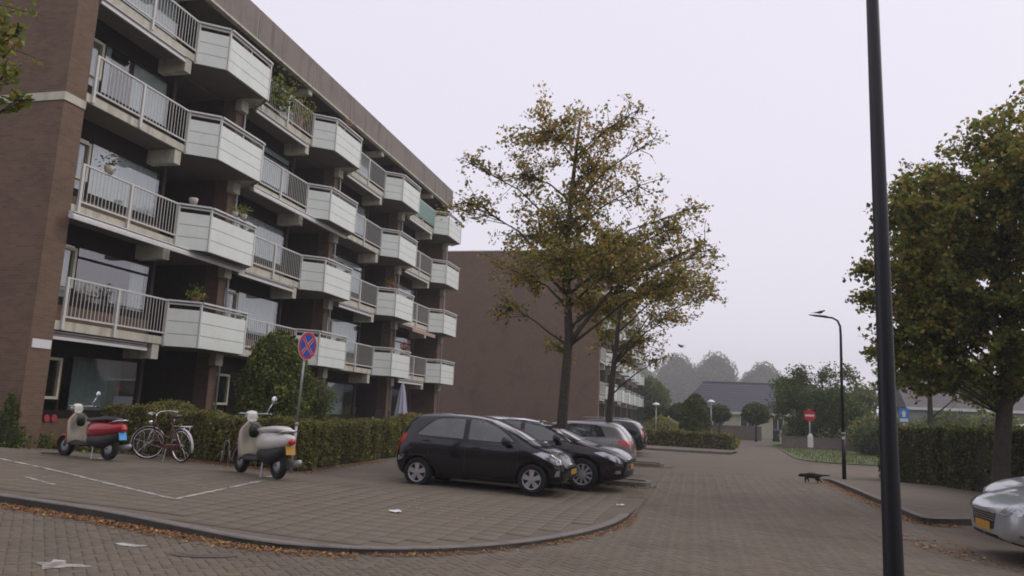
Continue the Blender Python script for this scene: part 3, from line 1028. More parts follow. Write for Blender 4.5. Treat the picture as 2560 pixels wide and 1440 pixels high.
def tree(name, label, base, trunk, blobs, mats, probs, nleaf, lsize, seed, trunk_r, group=None, twigs=40, sparse=None, top_mats=None, clump=0.085, extra_limbs=(), loc_tint=None):
    """tapered trunk, curved limbs to each foliage mass, twigs, leaf-sized faces along the twigs; coordinates local to the base"""
    g = random.Random(seed)
    ng = np.random.default_rng(seed)
    root = thing(name, label, "tree", base, 0, group)
    tr = MB()
    tp = [Vector(p) for p in trunk]
    zt = tp[-1].z
    rad = [trunk_r * (1.35 if i == 0 else 1.0) * (1 - 0.86 * max(0, p.z / zt) ** 1.1) + 0.012 for i, p in enumerate(tp)]
    tr.tube(tp, rad, 12)
    def on_trunk(z):
        for a, b in zip(tp[:-1], tp[1:]):
            if a.z <= z <= b.z:
                t = (z - a.z) / (b.z - a.z + 1e-6)
                return a.lerp(b, t), trunk_r * (1 - 0.86 * (z / zt) ** 1.1) + 0.012
        return tp[-1], 0.02
    for (pts, r0) in extra_limbs:
        tr.tube(pts, [r0 * (1 - 0.75 * i / (len(pts) - 1)) for i in range(len(pts))], 8)
    limbs = MB()
    P = []
    tot = sum(b[1] ** 2 * (b[2] if len(b) > 2 else 1.0) for b in blobs)
    for b in blobs:
        c, r = Vector(b[0]), b[1]
        dens = b[2] if len(b) > 2 else 1.0
        h = math.hypot(c.x, c.y)
        z0 = max(zt * 0.22, min(c.z - 0.55 * h - 0.2, zt * 0.95))
        s0, rr = on_trunk(z0)
        mid = s0.lerp(c, 0.5) + Vector((g.uniform(-.15, .15), g.uniform(-.15, .15), 0.10 * h))
        lr = min(rr * 0.6, 0.020 + 0.022 * r)
        pts = [s0, s0.lerp(mid, .5) + Vector((g.uniform(-.06, .06), g.uniform(-.06, .06), 0)), mid, mid.lerp(c, .55), c]
        limbs.tube(pts, [lr, lr * .8, lr * .6, lr * .4, lr * .22], 6)
        nt = max(8, int(twigs * r * (0.6 + 0.4 * dens)))
        nl = int(nleaf * r * r * dens / tot / nt) + 1
        for i in range(nt):
            st = pts[2].lerp(c, g.uniform(0.2, 1.0)) if g.random() < .5 else c
            dv = Vector((g.gauss(0, 1), g.gauss(0, 1), g.gauss(0.12, .62))).normalized()
            e = c + dv * r * g.uniform(0.5, 1.38) - Vector((0, 0, .10 * r))
            m1 = st.lerp(e, .55) + Vector((g.uniform(-.1, .1), g.uniform(-.1, .1), 0.06 * r))
            limbs.tube([st, m1, e], [0.012 + .004 * r, 0.008, 0.003], 3, cap=False)
            t = ng.beta(2.2, 1.2, nl)[:, None]
            a3, b3, e3 = np.array(st), np.array(m1), np.array(e)
            q = (1 - t) ** 2 * a3 + 2 * t * (1 - t) * b3 + t ** 2 * e3
            P.append(q + ng.normal(size=(nl, 3)) * clump * (0.5 + 0.5 * r))
    t_o = tr.build("trunk", M_bark, root, smooth=True)
    limbs.build("branches", M_bark, root, smooth=True)
    P = np.concatenate(P)
    leaf_cloud(P, lsize, mats, probs, "crown", root, seed=seed, probs_top=top_mats)
    return root

def B3(L, base, ymid, seed, spread=1.0):
    """(x, z, r) masses seen from the road side, given depth around the trunk"""
    g = random.Random(seed)
    out = []
    for (x, z, r, *d) in L:
        out.append(((x - base[0], g.uniform(-spread, spread), z - base[2]), r, *(d or [1.0])))
    return out

# -- street tree on the first island
b1 = (-3.30, 19.05, 0.10)
T1 = [(-3.63, 8.75, 1.10, .9), (-2.16, 9.1, 0.75, .55), (-1.44, 9.35, 0.5, .35), (-2.65, 8.0, 1.15, .8), (-4.57, 8.0, 0.95, .6), (-5.55, 7.75, 0.55, .4), (-5.5, 6.7, 0.7, .6), (-4.18, 6.4, 1.15, .8),
      (-2.92, 6.4, 1.05, .8), (-1.4, 7.2, 0.7, .3), (-1.79, 6.3, 1.0, .75), (-0.6, 6.3, 0.85, .6), (-0.1, 7.1, 0.45, .5), (0.2, 5.9, 0.55, .5), (-4.45, 5.2, 1.0, .6), (-3.1, 5.3, 1.1, 1.0),
      (-1.77, 5.3, 1.2, 1.0), (-0.4, 5.2, 0.9, .8), (-4.7, 4.3, 0.65, .35), (-2.5, 4.4, 0.9, .6), (-3.44, 3.3, 0.42, .5), (-1.0, 8.2, 0.45, .3), (-3.0, 7.3, 0.8, .8), (-2.4, 5.8, 1.0, 1.0)]
tree("maple_street_tree", "tall brown and orange autumn street tree rising above the parked cars", b1,
     [(0, 0, -0.1), (0.02, 0, 0.5), (0.07, 0, 1.4), (0.12, 0, 2.4), (0.17, 0.03, 3.45), (0.08, 0.05, 4.7), (0.06, 0.0, 6.3), (0.2, -.05, 8.0), (0.3, 0, 9.2)],
     B3(T1, b1, 0, 3, 1.5), [L_green, L_olive, L_ochre, L_rust, L_dkgreen], [0.26, 0.38, 0.20, 0.04, 0.12], 21000, 0.090, 11, 0.135, "street trees on the parking islands", top_mats=[.13, .32, .34, .15, .06],
     extra_limbs=[([(0.17, 0, 3.2), (0.4, 0, 3.6), (0.78, 0.0, 4.1), (1.25, 0.05, 4.7), (1.95, 0.1, 5.0)], 0.075), ([(1.05, 0.02, 4.45), (1.5, .1, 4.65), (2.3, .3, 5.3)], 0.04),
                  ([(0.1, 0, 4.5), (-.4, .1, 5.0), (-.9, .2, 5.9)], 0.05)])
# -- its neighbour on the second island
b2 = (-3.0, 27.0, 0.10)
T2 = [(-2.5, 5.6, 1.2, .8), (-1.39, 6.1, 1.2, .8), (-0.29, 6.3, 1.05, .6), (0.5, 6.1, 0.7, .45), (-1.92, 4.35, 0.95, .7), (-3.32, 4.6, 0.8, .6), (-0.82, 5.0, 0.85, .55), (-1.68, 7.2, 1.1, .7), (0.6, 7.5, 0.45, .4), (-2.46, 3.6, 0.5, .7),
      (-3.8, 5.8, 1.0, .7), (-3.0, 7.2, 1.0, .7), (-0.2, 7.2, .7, .4), (-1.2, 3.6, .5, .4)]
tree("maple_street_tree", "smaller autumn street tree behind the silver hatchback, thin leaves against the sky", b2,
     [(0, 0, -0.1), (0.03, 0, 0.6), (0.08, 0, 1.7), (0.14, 0, 2.8), (0.28, 0, 4.2), (0.36, 0, 5.5), (0.48, 0, 7.1)],
     B3(T2, b2, 0, 5, 1.5), [L_green, L_olive, L_ochre, L_rust, L_dkgreen], [0.24, 0.40, 0.22, 0.04, 0.10], 12000, 0.095, 13, 0.135, "street trees on the parking islands", top_mats=[.16, .40, .30, .08, .06],
     extra_limbs=[([(0.2, 0, 3.4), (0.6, 0, 4.0), (1.1, 0, 4.6), (1.6, .1, 5.4)], 0.06)])
# -- big tree on the right pavement
b3 = (6.05, 18.0, 0.10)
T3 = [(6.24, 7.5, 1.0, .7), (5.24, 6.8, 0.85, .7), (6.4, 6.7, 1.15, 1), (5.03, 6.0, 0.95, 1), (4.3, 6.0, 0.8, .9), (4.6, 6.7, 0.7, .8), (5.94, 5.5, 1.25, 1), (4.5, 5.0, 0.95, 1), (3.75, 5.2, 0.42, .8), (3.75, 4.4, 0.45, .9), (5.4, 4.3, 1.15, 1), (6.49, 4.3, 1.1, 1),
      (4.35, 3.8, 0.8, 1), (5.06, 3.35, 0.8, 1), (6.05, 3.35, 0.65, 1), (4.35, 2.95, 0.42, .9), (7.15, 6.5, 1.3, 1), (7.2, 4.1, 1.2, 1), (7.26, 7.8, 1.0, .7), (5.5, 7.6, 0.42, .4), (6.2, 8.3, 0.4, .35), (8.2, 5.5, 1.3, 1), (8.0, 7.3, 1.1, 1), (6.9, 3.3, .7, .8), (8.2, 3.9, 1.0, 1), (5.3, 2.75, .55, .9), (6.0, 2.6, .5, .9), (6.8, 2.6, .6, .9), (4.7, 2.5, .4, .8), (7.6, 2.8, .7, .9), (4.0, 3.2, .5, .9), (5.6, 3.9, 1.0, 1), (4.9, 4.6, .9, 1), (6.6, 5.6, 1.1, 1), (5.4, 6.3, .9, .9)]
tree("lime_street_tree", "large dense green and yellowish street tree overhanging the hedge at the right", b3,
     [(0, 0, -0.1), (0.02, 0, 0.5), (0.14, 0, 1.7), (0.25, 0, 2.6), (0.42, 0, 3.8), (0.35, 0, 5.5), (0.5, 0, 7.5), (0.5, 0, 8.5)],
     B3(T3, b3, 0, 8, 1.5), [L_green, L_dkgreen, L_olive, L_ochre, L_yellow], [0.34, 0.34, 0.22, 0.03, 0.07], 80000, 0.100, 17, 0.165, top_mats=[.28, .10, .36, .09, .17])
# -- young tree far right behind the hedge
b4 = (10.15, 38.0, 0.0)
tree("young_roadside_tree", "young roadside tree behind the tall dark hedge at the right", b4,
     [(0, 0, -0.1), (0, 0, 1.0), (0.02, 0, 2.4), (0.05, 0, 3.6), (0.1, 0, 5.2)],
     [((0.1, 0, 4.7), 1.5), ((-1.2, .3, 3.9), 1.1), ((1.2, -.3, 4.2), 1.2), ((.4, .3, 5.6), 1.0), ((2.0, 0, 3.4), .9), ((-1.6, 0, 5.0), .9)], [L_green, L_dkgreen, L_olive], [.4, .4, .2], 9000, 0.15, 19, 0.16)
# -- near tree left of the frame, only a branch hangs into the view
b5 = (-8.4, 6.2, 0.27)
tree("overhanging_tree", "tree at the left edge, a few green leafy twigs hanging into the top left corner", b5,
     [(0, 0, -0.2), (0, 0, 1.2), (0.03, 0, 2.6), (0.05, 0, 4.2), (0.05, 0, 6.0)],
     [((1.76, -.57, 4.78), .17, 3.0), ((1.82, -.50, 4.42), .14, 3.0), ((1.92, -.43, 4.16), .11, 3.0), ((1.62, -.62, 5.0), .15, 1.5), ((0.5, -.3, 5.4), .9, .35), ((-.4, .3, 5.6), .9, .35), ((0.9, -.4, 4.3), .45, .6)],
     [L_green, L_hedge2, L_yellow, L_rust], [.55, .25, .15, .05], 1500, 0.075, 23, 0.15, clump=0.04)

# -- clipped hedges: leaves over a rough core
def rounded(p):
    return p
def hedge(name, label, pts, width, height, n, mats, probs, lsize, seed, zf=None, cat="hedge", side=1, round_end=0.0, wob=0.05):
    """pts: plan polyline of the outer face; width to its left (side=1) or right (side=-1)"""
    g = np.random.default_rng(seed)
    root = thing(name, label, cat, (pts[0][0], pts[0][1], 0))
    O = np.array([pts[0][0], pts[0][1], 0.0])
    segs = [(np.array(a), np.array(b)) for a, b in zip(pts[:-1], pts[1:])]
    lens = [np.linalg.norm(b - a) for a, b in segs]
    core = MB()
    P, N = [], []
    for (a, b), L in zip(segs, lens):
        d = (b - a) / L
        nrm = np.array([d[1], -d[0]]) * side               # outwards
        i_a, i_b = a - nrm * 0.10, b - nrm * 0.10
        o_a, o_b = a - nrm * (width - .10), b - nrm * (width - .10)
        za, zb_ = (zf(*a) if zf else 0), (zf(*b) if zf else 0)
        # subdivide the core so that its top and face are uneven
        k = max(3, int(L / 0.5))
        rows = []
        for i in range(k + 1):
            t = i / k
            q = a + (b - a) * t
            z = za + (zb_ - za) * t
            w1, w2, w3 = g.normal(size=3) * 0.025
            rows.append([(*(q - nrm * (0.09 + w1) - O[:2]), z - 0.05), (*(q - nrm * (0.10 + w2) - O[:2]), z + height - 0.10 + w3), (*(q - nrm * (width - 0.10) - O[:2]), z + height - 0.10 + w3), (*(q - nrm * (width - .1) - O[:2]), z - .05)])
        vs = [v for r_ in rows for v in r_]
        fs = [(4 * i + j, 4 * (i + 1) + j, 4 * (i + 1) + (j + 1) % 4, 4 * i + (j + 1) % 4) for i in range(k) for j in range(4)]
        fs += [(0, 1, 2, 3), tuple(4 * k + j for j in (3, 2, 1, 0))]
        core.add(vs, fs)
        m = int(n * L / sum(lens))
        t = g.uniform(0, 1, m)
        face = g.choice(3, m, p=[height / (height * 1.25 + width), width / (height * 1.25 + width), 0.25 * height / (height * 1.25 + width)])
        u = g.uniform(0, 1, m)
        q = a[None] + (b - a)[None] * t[:, None]
        zz = za + (zb_ - za) * t
        wob_v = wob * (np.sin(t * L * 3.1 + seed) + np.sin(t * L * 7.3 + 1.3 * seed) + g.normal(size=m))
        inn = np.where(face == 0, 0.03 + wob_v, np.where(face == 1, u * width, width - .03 - wob_v))
        z = np.where(face == 1, zz + height - 0.02 + wob_v * .7, zz + 0.02 + u ** 0.9 * (height - 0.03))
        xy = q - nrm[None] * inn[:, None]
        P.append(np.column_stack([xy, z]))
        nn = np.zeros((m, 3))
        nn[face == 0, :2] = nrm
        nn[face == 2, :2] = -nrm
        nn[face == 1, 2] = 1
        N.append(nn)
        # ends
        for (e, dd) in ((a, -d), (b, d)):
            me_ = int(n * width * 0.9 / sum(lens))
            q = e[None] - nrm[None] * g.uniform(0, width, me_)[:, None] + dd[None] * g.normal(0.0, .03, me_)[:, None]
            P.append(np.column_stack([q, (zf(*e) if zf else 0) + g.uniform(0, height, me_)]))
            nn = np.zeros((me_, 3)); nn[:, :2] = dd
            N.append(nn)
    co = core.build("twig_core", M_core, root)
    fixn(co.data)
    P = np.concatenate(P) - O
    leaf_cloud(P, lsize, mats, probs, "foliage", root, outward=np.concatenate(N), spread=0.8, seed=seed, kind="stuff")
    return root

zg = lambda x, y: S(x) + 0.03
hedge("clipped_hedge", "low clipped green hedge behind the scooters along the garden in front of the flats", [(-8.15, 15.02), (-10.2, 15.28), (-13.75, 15.75)], 0.62, 0.97, 26000, [L_hedge, L_hedge2, L_hedge3, L_dkgreen], [.42, .2, .12, .26], 0.052, 31, zg, side=-1)
hedge("clipped_hedge", "low clipped green hedge running away beside the black hatchback towards the garden parasol", [(-8.13, 15.05), (-8.35, 19.5), (-8.7, 25.5)], 0.62, 0.97, 22000, [L_hedge, L_hedge2, L_hedge3, L_dkgreen], [.42, .2, .12, .26], 0.055, 32, zg, side=1)
hedge("tall_hedge", "tall dark clipped hedge along the right pavement behind the lamp post", [(5.75, 27.4), (6.55, 24.0), (7.35, 20.6), (8.4, 16.6)], 1.3, 1.62, 20000, [L_hedge, L_dkgreen, L_conifer, L_hedge3], [.25, .3, .35, .10], 0.075, 33, lambda x, y: rp_z(x, y), side=1)
hedge("clipped_hedge", "low clipped hedge at the end of the parking bays below the domed conifer", [(-7.6, 47.2), (-2.8, 45.6), (1.8, 44.0)], 0.9, 0.88, 7000, [L_hedge, L_hedge2, L_hedge3, L_dkgreen], [.42, .16, .16, .26], 0.10, 34, lambda x, y: 0.08, side=1)

# -- topiary, bushes and background trees as leaf shells over a core
def shell_plant(name, label, cat, base, prof, n, mats, probs, lsize, seed, stem=None, group=None, squash=1.0, rough=0.08, part="foliage"):
    """prof: (radius, height) silhouette; leaves cover its surface unevenly"""
    g = np.random.default_rng(seed)
    root = thing(name, label, cat, base, 0, group)
    rs = np.array([p[0] for p in prof]); zs = np.array([p[1] for p in prof])
    m = MB()
    m.lathe([(max(0.01, r * 0.86), z) for r, z in prof], n=14)
    V = np.array(m.v)
    V[:, :2] *= (1 + 0.10 * np.sin(V[:, 2:3] * 5 + seed) * np.cos(np.arctan2(V[:, 1:2], V[:, 0:1]) * 3 + seed))
    V[:, 1] *= squash
    m.v = [tuple(v) for v in V]
    m.build("twig_core", M_core, root)
    seg = np.hypot(np.diff(rs), np.diff(zs)) * (rs[1:] + rs[:-1] + 0.02)
    c = np.concatenate([[0], np.cumsum(seg)]) / seg.sum()
    u = g.uniform(0, 1, n)
    i = np.clip(np.searchsorted(c, u) - 1, 0, len(seg) - 1)
    t = (u - c[i]) / (c[i + 1] - c[i] + 1e-9)
    r = rs[i] + (rs[i + 1] - rs[i]) * t
    z = zs[i] + (zs[i + 1] - zs[i]) * t
    th = g.uniform(0, 2 * np.pi, n)
    lump = 1 + rough * (np.sin(th * 4 + z * 6 / (rs.max() + .3) + seed) + np.sin(th * 7 - z * 9 / (rs.max() + .3)) * .7 + g.normal(size=n) * .8)
    P = np.column_stack([r * lump * np.cos(th), r * lump * np.sin(th) * squash, z + g.normal(size=n) * rough * rs.max() * .5])
    dr = (rs[i + 1] - rs[i]); dz = (zs[i + 1] - zs[i])
    N = np.column_stack([np.cos(th) * dz, np.sin(th) * dz, -dr])
    N /= np.linalg.norm(N, axis=1)[:, None] + 1e-9
    leaf_cloud(P, lsize, mats, probs, part, root, outward=N, spread=0.8, seed=seed)
    if stem:
        s = MB()
        s.tube([(0, 0, 0), (0, 0, stem[1])], [stem[0], stem[0] * .8], 8)
        s.build("trunk", M_bark, root, smooth=True)
    return root

CON = [L_conifer, L_conifer2, L_hedge3]
shell_plant("domed_conifer", "big dark domed conifer standing behind the hedge next to the no stopping sign", "conifer", (-11.75, 20.0, 0.3),
            [(0.88, 0), (0.95, 0.6), (0.96, 1.3), (0.89, 2.0), (0.73, 2.6), (0.53, 3.05), (0.22, 3.28), (0.0, 3.34)], 16000, [L_conifer, L_conifer2, L_green, L_hedge2], [.38, .28, .18, .16], 0.085, 41)
shell_plant("round_bush", "bright yellow green bush peeping over the hedge behind the bicycle", "bush", (-14.4, 19.0, 0.3),
            [(0.7, 0), (0.85, 0.5), (0.8, 0.9), (0.5, 1.15), (0.0, 1.22)], 3500, [L_hedge2, L_yellow, L_green], [.5, .2, .3], 0.07, 42)
shell_plant("red_leaved_bush", "small reddish bush above the hedge left of the black hatchback roof", "bush", (-10.6, 28.0, 0.25),
            [(0.6, 0), (0.9, 0.5), (0.85, 0.9), (0.4, 1.1), (0.0, 1.15)], 2500, [L_rust, L_hedge, L_hedge3], [.3, .5, .2], 0.08, 43)
shell_plant("climbing_plant", "dark climbing plant at the foot of the brick gable at the left edge", "plant", (-14.55, 13.9, 0.38),
            [(0.42, 0), (0.36, 0.25), (0.20, 0.5), (0.15, 0.8), (0.05, 1.15)], 1300, [L_dkgreen, L_green], [.6, .4], 0.075, 44, rough=.35, squash=0.45)
shell_plant("dark_garden_shrub", "dark leafy garden shrub under the balconies right of the domed conifer", "shrub", (-13.2, 25.2, 0.3),
            [(0.22, 0), (0.4, 0.8), (0.55, 1.3), (0.5, 1.8), (0.25, 2.1), (0, 2.2)], 1900, [L_dkgreen, L_green], [.5, .5], 0.09, 45, rough=.2)
# weeds along the foot of the gable
gw = np.random.default_rng(5)
wp = np.column_stack([gw.uniform(-1.0, 1.3, 900), gw.normal(0, .14, 900), np.abs(gw.normal(0, .12, 900))])
wr = thing("weeds", "tuft of weeds and grass at the base of the brick wall left of the red scooter", "weeds", (-13.9, 14.9, gz(-13.9, 14.9)))
leaf_cloud(wp, 0.09, [L_green, L_hedge2, L_dkgreen], [.4, .3, .3], "foliage", wr, seed=46)

# far hedge garden: domed conifer, clipped ball trees
shell_plant("domed_conifer", "dark clipped domed conifer behind the far low hedge beside a globe garden lamp", "conifer", (-0.05, 50.0, 0.02),
            [(0.78, 0), (0.86, 0.7), (0.86, 1.6), (0.78, 2.2), (0.55, 2.8), (0.25, 3.15), (0, 3.22)], 6000, CON, [.62, .3, .08], 0.12, 51)
BALL = [L_dkgreen, L_green, L_conifer]
for i, (x, y, zc, r, lab) in enumerate([(-3.45, 70, 2.15, 0.95, "clipped ball tree leftmost of the row in front of the grey roofed house"), (-1.35, 70, 2.2, 1.0, "clipped ball tree half hidden behind the domed conifer"),
                                       (1.95, 70, 2.25, 0.95, "clipped ball tree right beside the domed conifer and garden lamp"), (5.02, 70, 2.35, 1.15, "largest clipped ball tree standing in front of the cream house wall")]):
    shell_plant("ball_tree", lab, "ball tree", (x, y, 0), [(0.02, zc - r * .75), (r * .7, zc - r * .55), (r, zc - 0.05), (r * .85, zc + r * .45), (r * .45, zc + r * .75), (0, zc + r * .82)],
                2600, BALL, [.5, .3, .2], 0.17, 60 + i, stem=(0.09, zc - .3), group="clipped ball trees")

# misty wood behind the house: each crown stands alone
FAR = [leafm("far_leaf_a", (0.125, 0.165, 0.035)), leafm("far_leaf_b", (0.150, 0.165, 0.045)), L_green]
def lobed_tree(label, base, lobes, h, lsize, seed, tr, per=900):
    """dense rounded crown: leaf-covered lobes over twig cores"""
    g = np.random.default_rng(seed)
    root = thing("background_tree", label, "tree", base, 0, "misty trees behind the house")  # also serves the added unseen trees behind the viewer
    t = MB(); t.tube([(0, 0, -.1), (0, 0, h * .3), (0.1, 0, h * .6)], [tr, tr * .7, tr * .3], 8)
    t.build("trunk", M_bark, root, smooth=True)
    core = MB()
    P, N = [], []
    for (c, r, *_) in lobes:
        n_, m_ = 7, 10
        vs = [(c[0] + .8 * r * math.sin(math.pi * i / n_) * math.cos(2 * math.pi * j / m_), c[1] + .8 * r * math.sin(math.pi * i / n_) * math.sin(2 * math.pi * j / m_), c[2] + .8 * r * math.cos(math.pi * i / n_)) for i in range(n_ + 1) for j in range(m_)]
        core.add(vs, [(i * m_ + j, i * m_ + (j + 1) % m_, (i + 1) * m_ + (j + 1) % m_, (i + 1) * m_ + j) for i in range(n_) for j in range(m_)])
        d = g.normal(size=(per, 3)); d /= np.linalg.norm(d, axis=1)[:, None]
        rr = r * (1 + .07 * np.sin(d[:, :1] * 9 + seed) * np.sin(d[:, 2:3] * 8) + g.normal(0, .06, (per, 1)))
        P.append(np.array(c) + d * rr); N.append(d)
    core.build("twig_core", M_core, root)
    leaf_cloud(np.concatenate(P), lsize, FAR, [.45, .35, .2], "crown", root, outward=np.concatenate(N), spread=.7, seed=seed)
    return root
far_trees = [(-3.6, 150, 14.0, 4.6, "tall rounded misty tree at the left behind the grey roof"), (3.6, 150, 14.4, 4.8, "tall rounded misty tree in the middle behind the grey roof"), (12.2, 150, 12.8, 4.4, "rounded misty tree at the right behind the grey roof"),
             (-9.5, 128, 10.5, 4.5, "misty tree just right of the far balconies"), (-6.0, 105, 7.0, 3.2, "low misty shrubby tree beyond the small garden lamp"), (-13.0, 140, 12.0, 4.5, "misty tree hidden behind the second block")]
for i, (x, y, h, r, lab) in enumerate(far_trees):
    g = random.Random(70 + i)
    k = 2.5 if y > 120 else 1.0
    x, y, h, r = x * k, y * k, 1.6 + (h - 1.6) * k, r * k
    bl = [((g.uniform(-.5, .5) * r, g.uniform(-.45, .45) * r, h * (0.30 + 0.36 * g.random())), r * g.uniform(.5, .66)) for _ in range(12)] + [((0, 0, h - r * .50), r * .52), ((r * .28, 0, h - r * .8), r * .55), ((-r * .3, 0, h - r * .85), r * .55)]
    lobed_tree(lab, (x, y, 0), bl, h, 0.33 * k, 80 + i, 0.35 * k)
shrubs = [(7.5, 62, 2.0, 1.05, [L_yellow, L_green, L_hedge2], "light yellow green shrub left of the no entry sign"), (9.3, 60, 2.0, 1.8, [L_green, L_dkgreen, L_hedge2], "green shrub right of the no entry sign"),
          (12.2, 56, 2.4, 2.4, [L_green, L_hedge2, L_dkgreen], "broad green shrub right of the slim lamp post"), (-2.6, 62, 1.7, 1.2, [L_yellow, L_hedge2, L_green], "yellow green shrub near the small left garden lamp"),
          (2.1, 52, 0.7, 0.5, [L_yellow, L_hedge2], "small yellow bush at the right end of the far low hedge"), (10.6, 49, 1.7, 1.5, [L_conifer, L_dkgreen], "dark shrub below the slim lamp post beside the grass"), (15.0, 52, 2.6, 2.2, [L_green, L_dkgreen], "green shrub behind the blue sign"), (18.6, 55, 2.7, 2.2, [L_olive, L_dkgreen, L_green], "olive shrub in front of the grey tiled roof at the far right"), (11.0, 66, 3.2, 2.6, [L_dkgreen, L_green], "tall dark green shrub behind the slim lamp post")]
for i, (x, y, h, r, ms, lab) in enumerate(shrubs):
    shell_plant("garden_shrub", lab, "shrub", (x, y, 0), [(r * .7, 0), (r, h * .4), (r * .85, h * .7), (r * .5, h * .93), (0, h)], 2600, ms, [1 / len(ms)] * len(ms), 0.17, 100 + i, rough=.14)
# feathery pine between house and lamp post
gp_ = random.Random(9)
pbl = [((gp_.uniform(-2.6, 2.8), gp_.uniform(-1.2, 1.2), gp_.uniform(1.4, 4.9)), gp_.uniform(.7, 1.15)) for _ in range(22)] + [((-1.5, 0, 5.3), .8, .7), ((2.0, 0, 5.3), .8, .7), ((-2.7, 0, 4.2), .7, .6), ((0.4, 0, 5.2), .8, .8), ((-3.0, 0, 2.6), .7, .6)]
tree("pine_tree", "wide feathery dark pine right of the grey roofed house", (8.9, 60, 0), [(0, 0, -.1), (0, 0, 1.5), (.1, 0, 3.2), (0, 0, 5.6)], pbl, [L_conifer2, L_green, L_dkgreen], [.4, .2, .4], 26000, 0.16, 95, 0.16, twigs=18, clump=.24)
for i, (x, y, h, r, lab) in enumerate([(15, 80, 7.5, 2.6, "misty tree behind the dark pole at the right"), (24, 85, 7, 3, "misty tree behind the terraced roofs at the far right")]):
    g = random.Random(170 + i)
    bl = [((g.uniform(-.6, .6) * r, g.uniform(-.5, .5) * r, h * 0.3 + g.random() * h * 0.55), r * .5) for _ in range(9)]
    tree("background_tree", lab, (x, y, 0), [(0, 0, -.1), (0, 0, h * .3), (0, 0, h * .85)], bl, FAR, [.4, .35, .25], 3500, 0.3, 180 + i, 0.25, "misty trees behind the house", twigs=9, clump=.3)

# -- fallen leaves
def litter(name, label, pts, n, width, zf, seed, size=0.05, probs=(.5, .35, .15)):
    g = np.random.default_rng(seed)
    segs = [(np.array(a), np.array(b)) for a, b in zip(pts[:-1], pts[1:])]
    ln = np.array([np.linalg.norm(b - a) for a, b in segs])
    k = g.choice(len(segs), n, p=ln / ln.sum())
    t = g.uniform(0, 1, n)
    A = np.array([s[0] for s in segs])[k]; Bq = np.array([s[1] for s in segs])[k]
    D = (Bq - A) / ln[k][:, None]
    Nn = np.column_stack([D[:, 1], -D[:, 0]])
    off = np.abs(g.normal(0, 1, n)) * width
    q = A + (Bq - A) * t[:, None] + Nn * off[:, None]
    dens = 0.5 + 0.5 * np.sin(q[:, 0] * 2.3 + q[:, 1] * 1.7) * np.sin(q[:, 0] * 0.9 - q[:, 1] * 1.1 + seed)
    keep = g.uniform(0, 1, n) < 0.35 + 0.65 * dens
    q = q[keep]; m = len(q)
    a = g.uniform(0, 2 * np.pi, m)
    s = size * g.uniform(.5, 1.25, m)
    ca, sa = np.cos(a) * s, np.sin(a) * s
    z = np.array([zf(x, y) for x, y in q]) + 0.006 + g.uniform(0, .014, m)
    tz = g.normal(0, .25, (m, 2)) * s[:, None]
    V = np.stack([np.column_stack([q[:, 0] - ca * .5, q[:, 1] - sa * .5, z + tz[:, 0].clip(-.004, .02)]), np.column_stack([q[:, 0] - sa * .33, q[:, 1] + ca * .33, z + .004]),
                  np.column_stack([q[:, 0] + ca * .5, q[:, 1] + sa * .5, z + tz[:, 1].clip(-.004, .02)]), np.column_stack([q[:, 0] + sa * .33, q[:, 1] - ca * .33, z + .004])], 1).reshape(-1, 3)
    F = np.arange(m * 4).reshape(-1, 4)[:, ::-1]
    me = np_mesh(name, V, F, [L_litter1, L_litter2, L_litter3], g.choice(3, m, p=probs))
    return link(name, me, None, label=label, cat="fallen leaves", kind="stuff")
rz = lambda x, y: S(x)
litter("fallen_leaves", "band of orange brown fallen leaves in the gutter along the curved kerb", [(p[0] + .02, p[1] - .05) for p in KERB[3:13]], 6500, 0.13, rz, 201, .04)
litter("fallen_leaves", "thin line of fallen leaves along the rounded kerb corner by the road", [(p[0] + .03, p[1] - .02) for p in KERB[12:23]], 1800, 0.06, rz, 202, .035)
litter("fallen_leaves", "fallen leaves at the foot of the hedge behind the scooters", [(-13.75, 15.72), (-10.2, 15.26), (-8.1, 14.98)], 5000, 0.22, gz, 203, .042)
litter("fallen_leaves", "fallen leaves along the hedge beside the black hatchback", [(-8.08, 14.9), (-8.3, 19.5)], 1800, 0.16, gz, 204, .042)
litter("fallen_leaves", "orange leaves heaped at the tip of the first parking island", [(-3.0, 18.5), (-1.05, 18.5), (-1.0, 19.0)], 700, 0.14, rz, 205, .06)
litter("fallen_leaves", "orange leaves heaped at the tip of the second parking island", [(-2.0, 26.45), (-1.0, 26.45), (-.95, 27.3)], 400, 0.14, rz, 206, .07)
litter("fallen_leaves", "fallen leaves in the gutter along the right hand kerb", [(3.72, 25.2), (3.76, 20), (3.78, 16), (3.9, 14.9), (4.4, 15.05)], 4200, 0.13, lambda x, y: 0.0, 207, .05)
litter("fallen_leaves", "scattered fallen leaves on the road under the silver cars", [(4.0, 10.0), (3.0, 11.6), (2.9, 13.2)], 700, 0.35, lambda x, y: 0.0, 208, .055)
litter("fallen_leaves", "few single leaves scattered over the tiled pavement", [(-13, 12), (-9, 10.5), (-4, 12.5), (-2, 12)], 140, 1.0, gz, 209, .05, (.3, .2, .5))
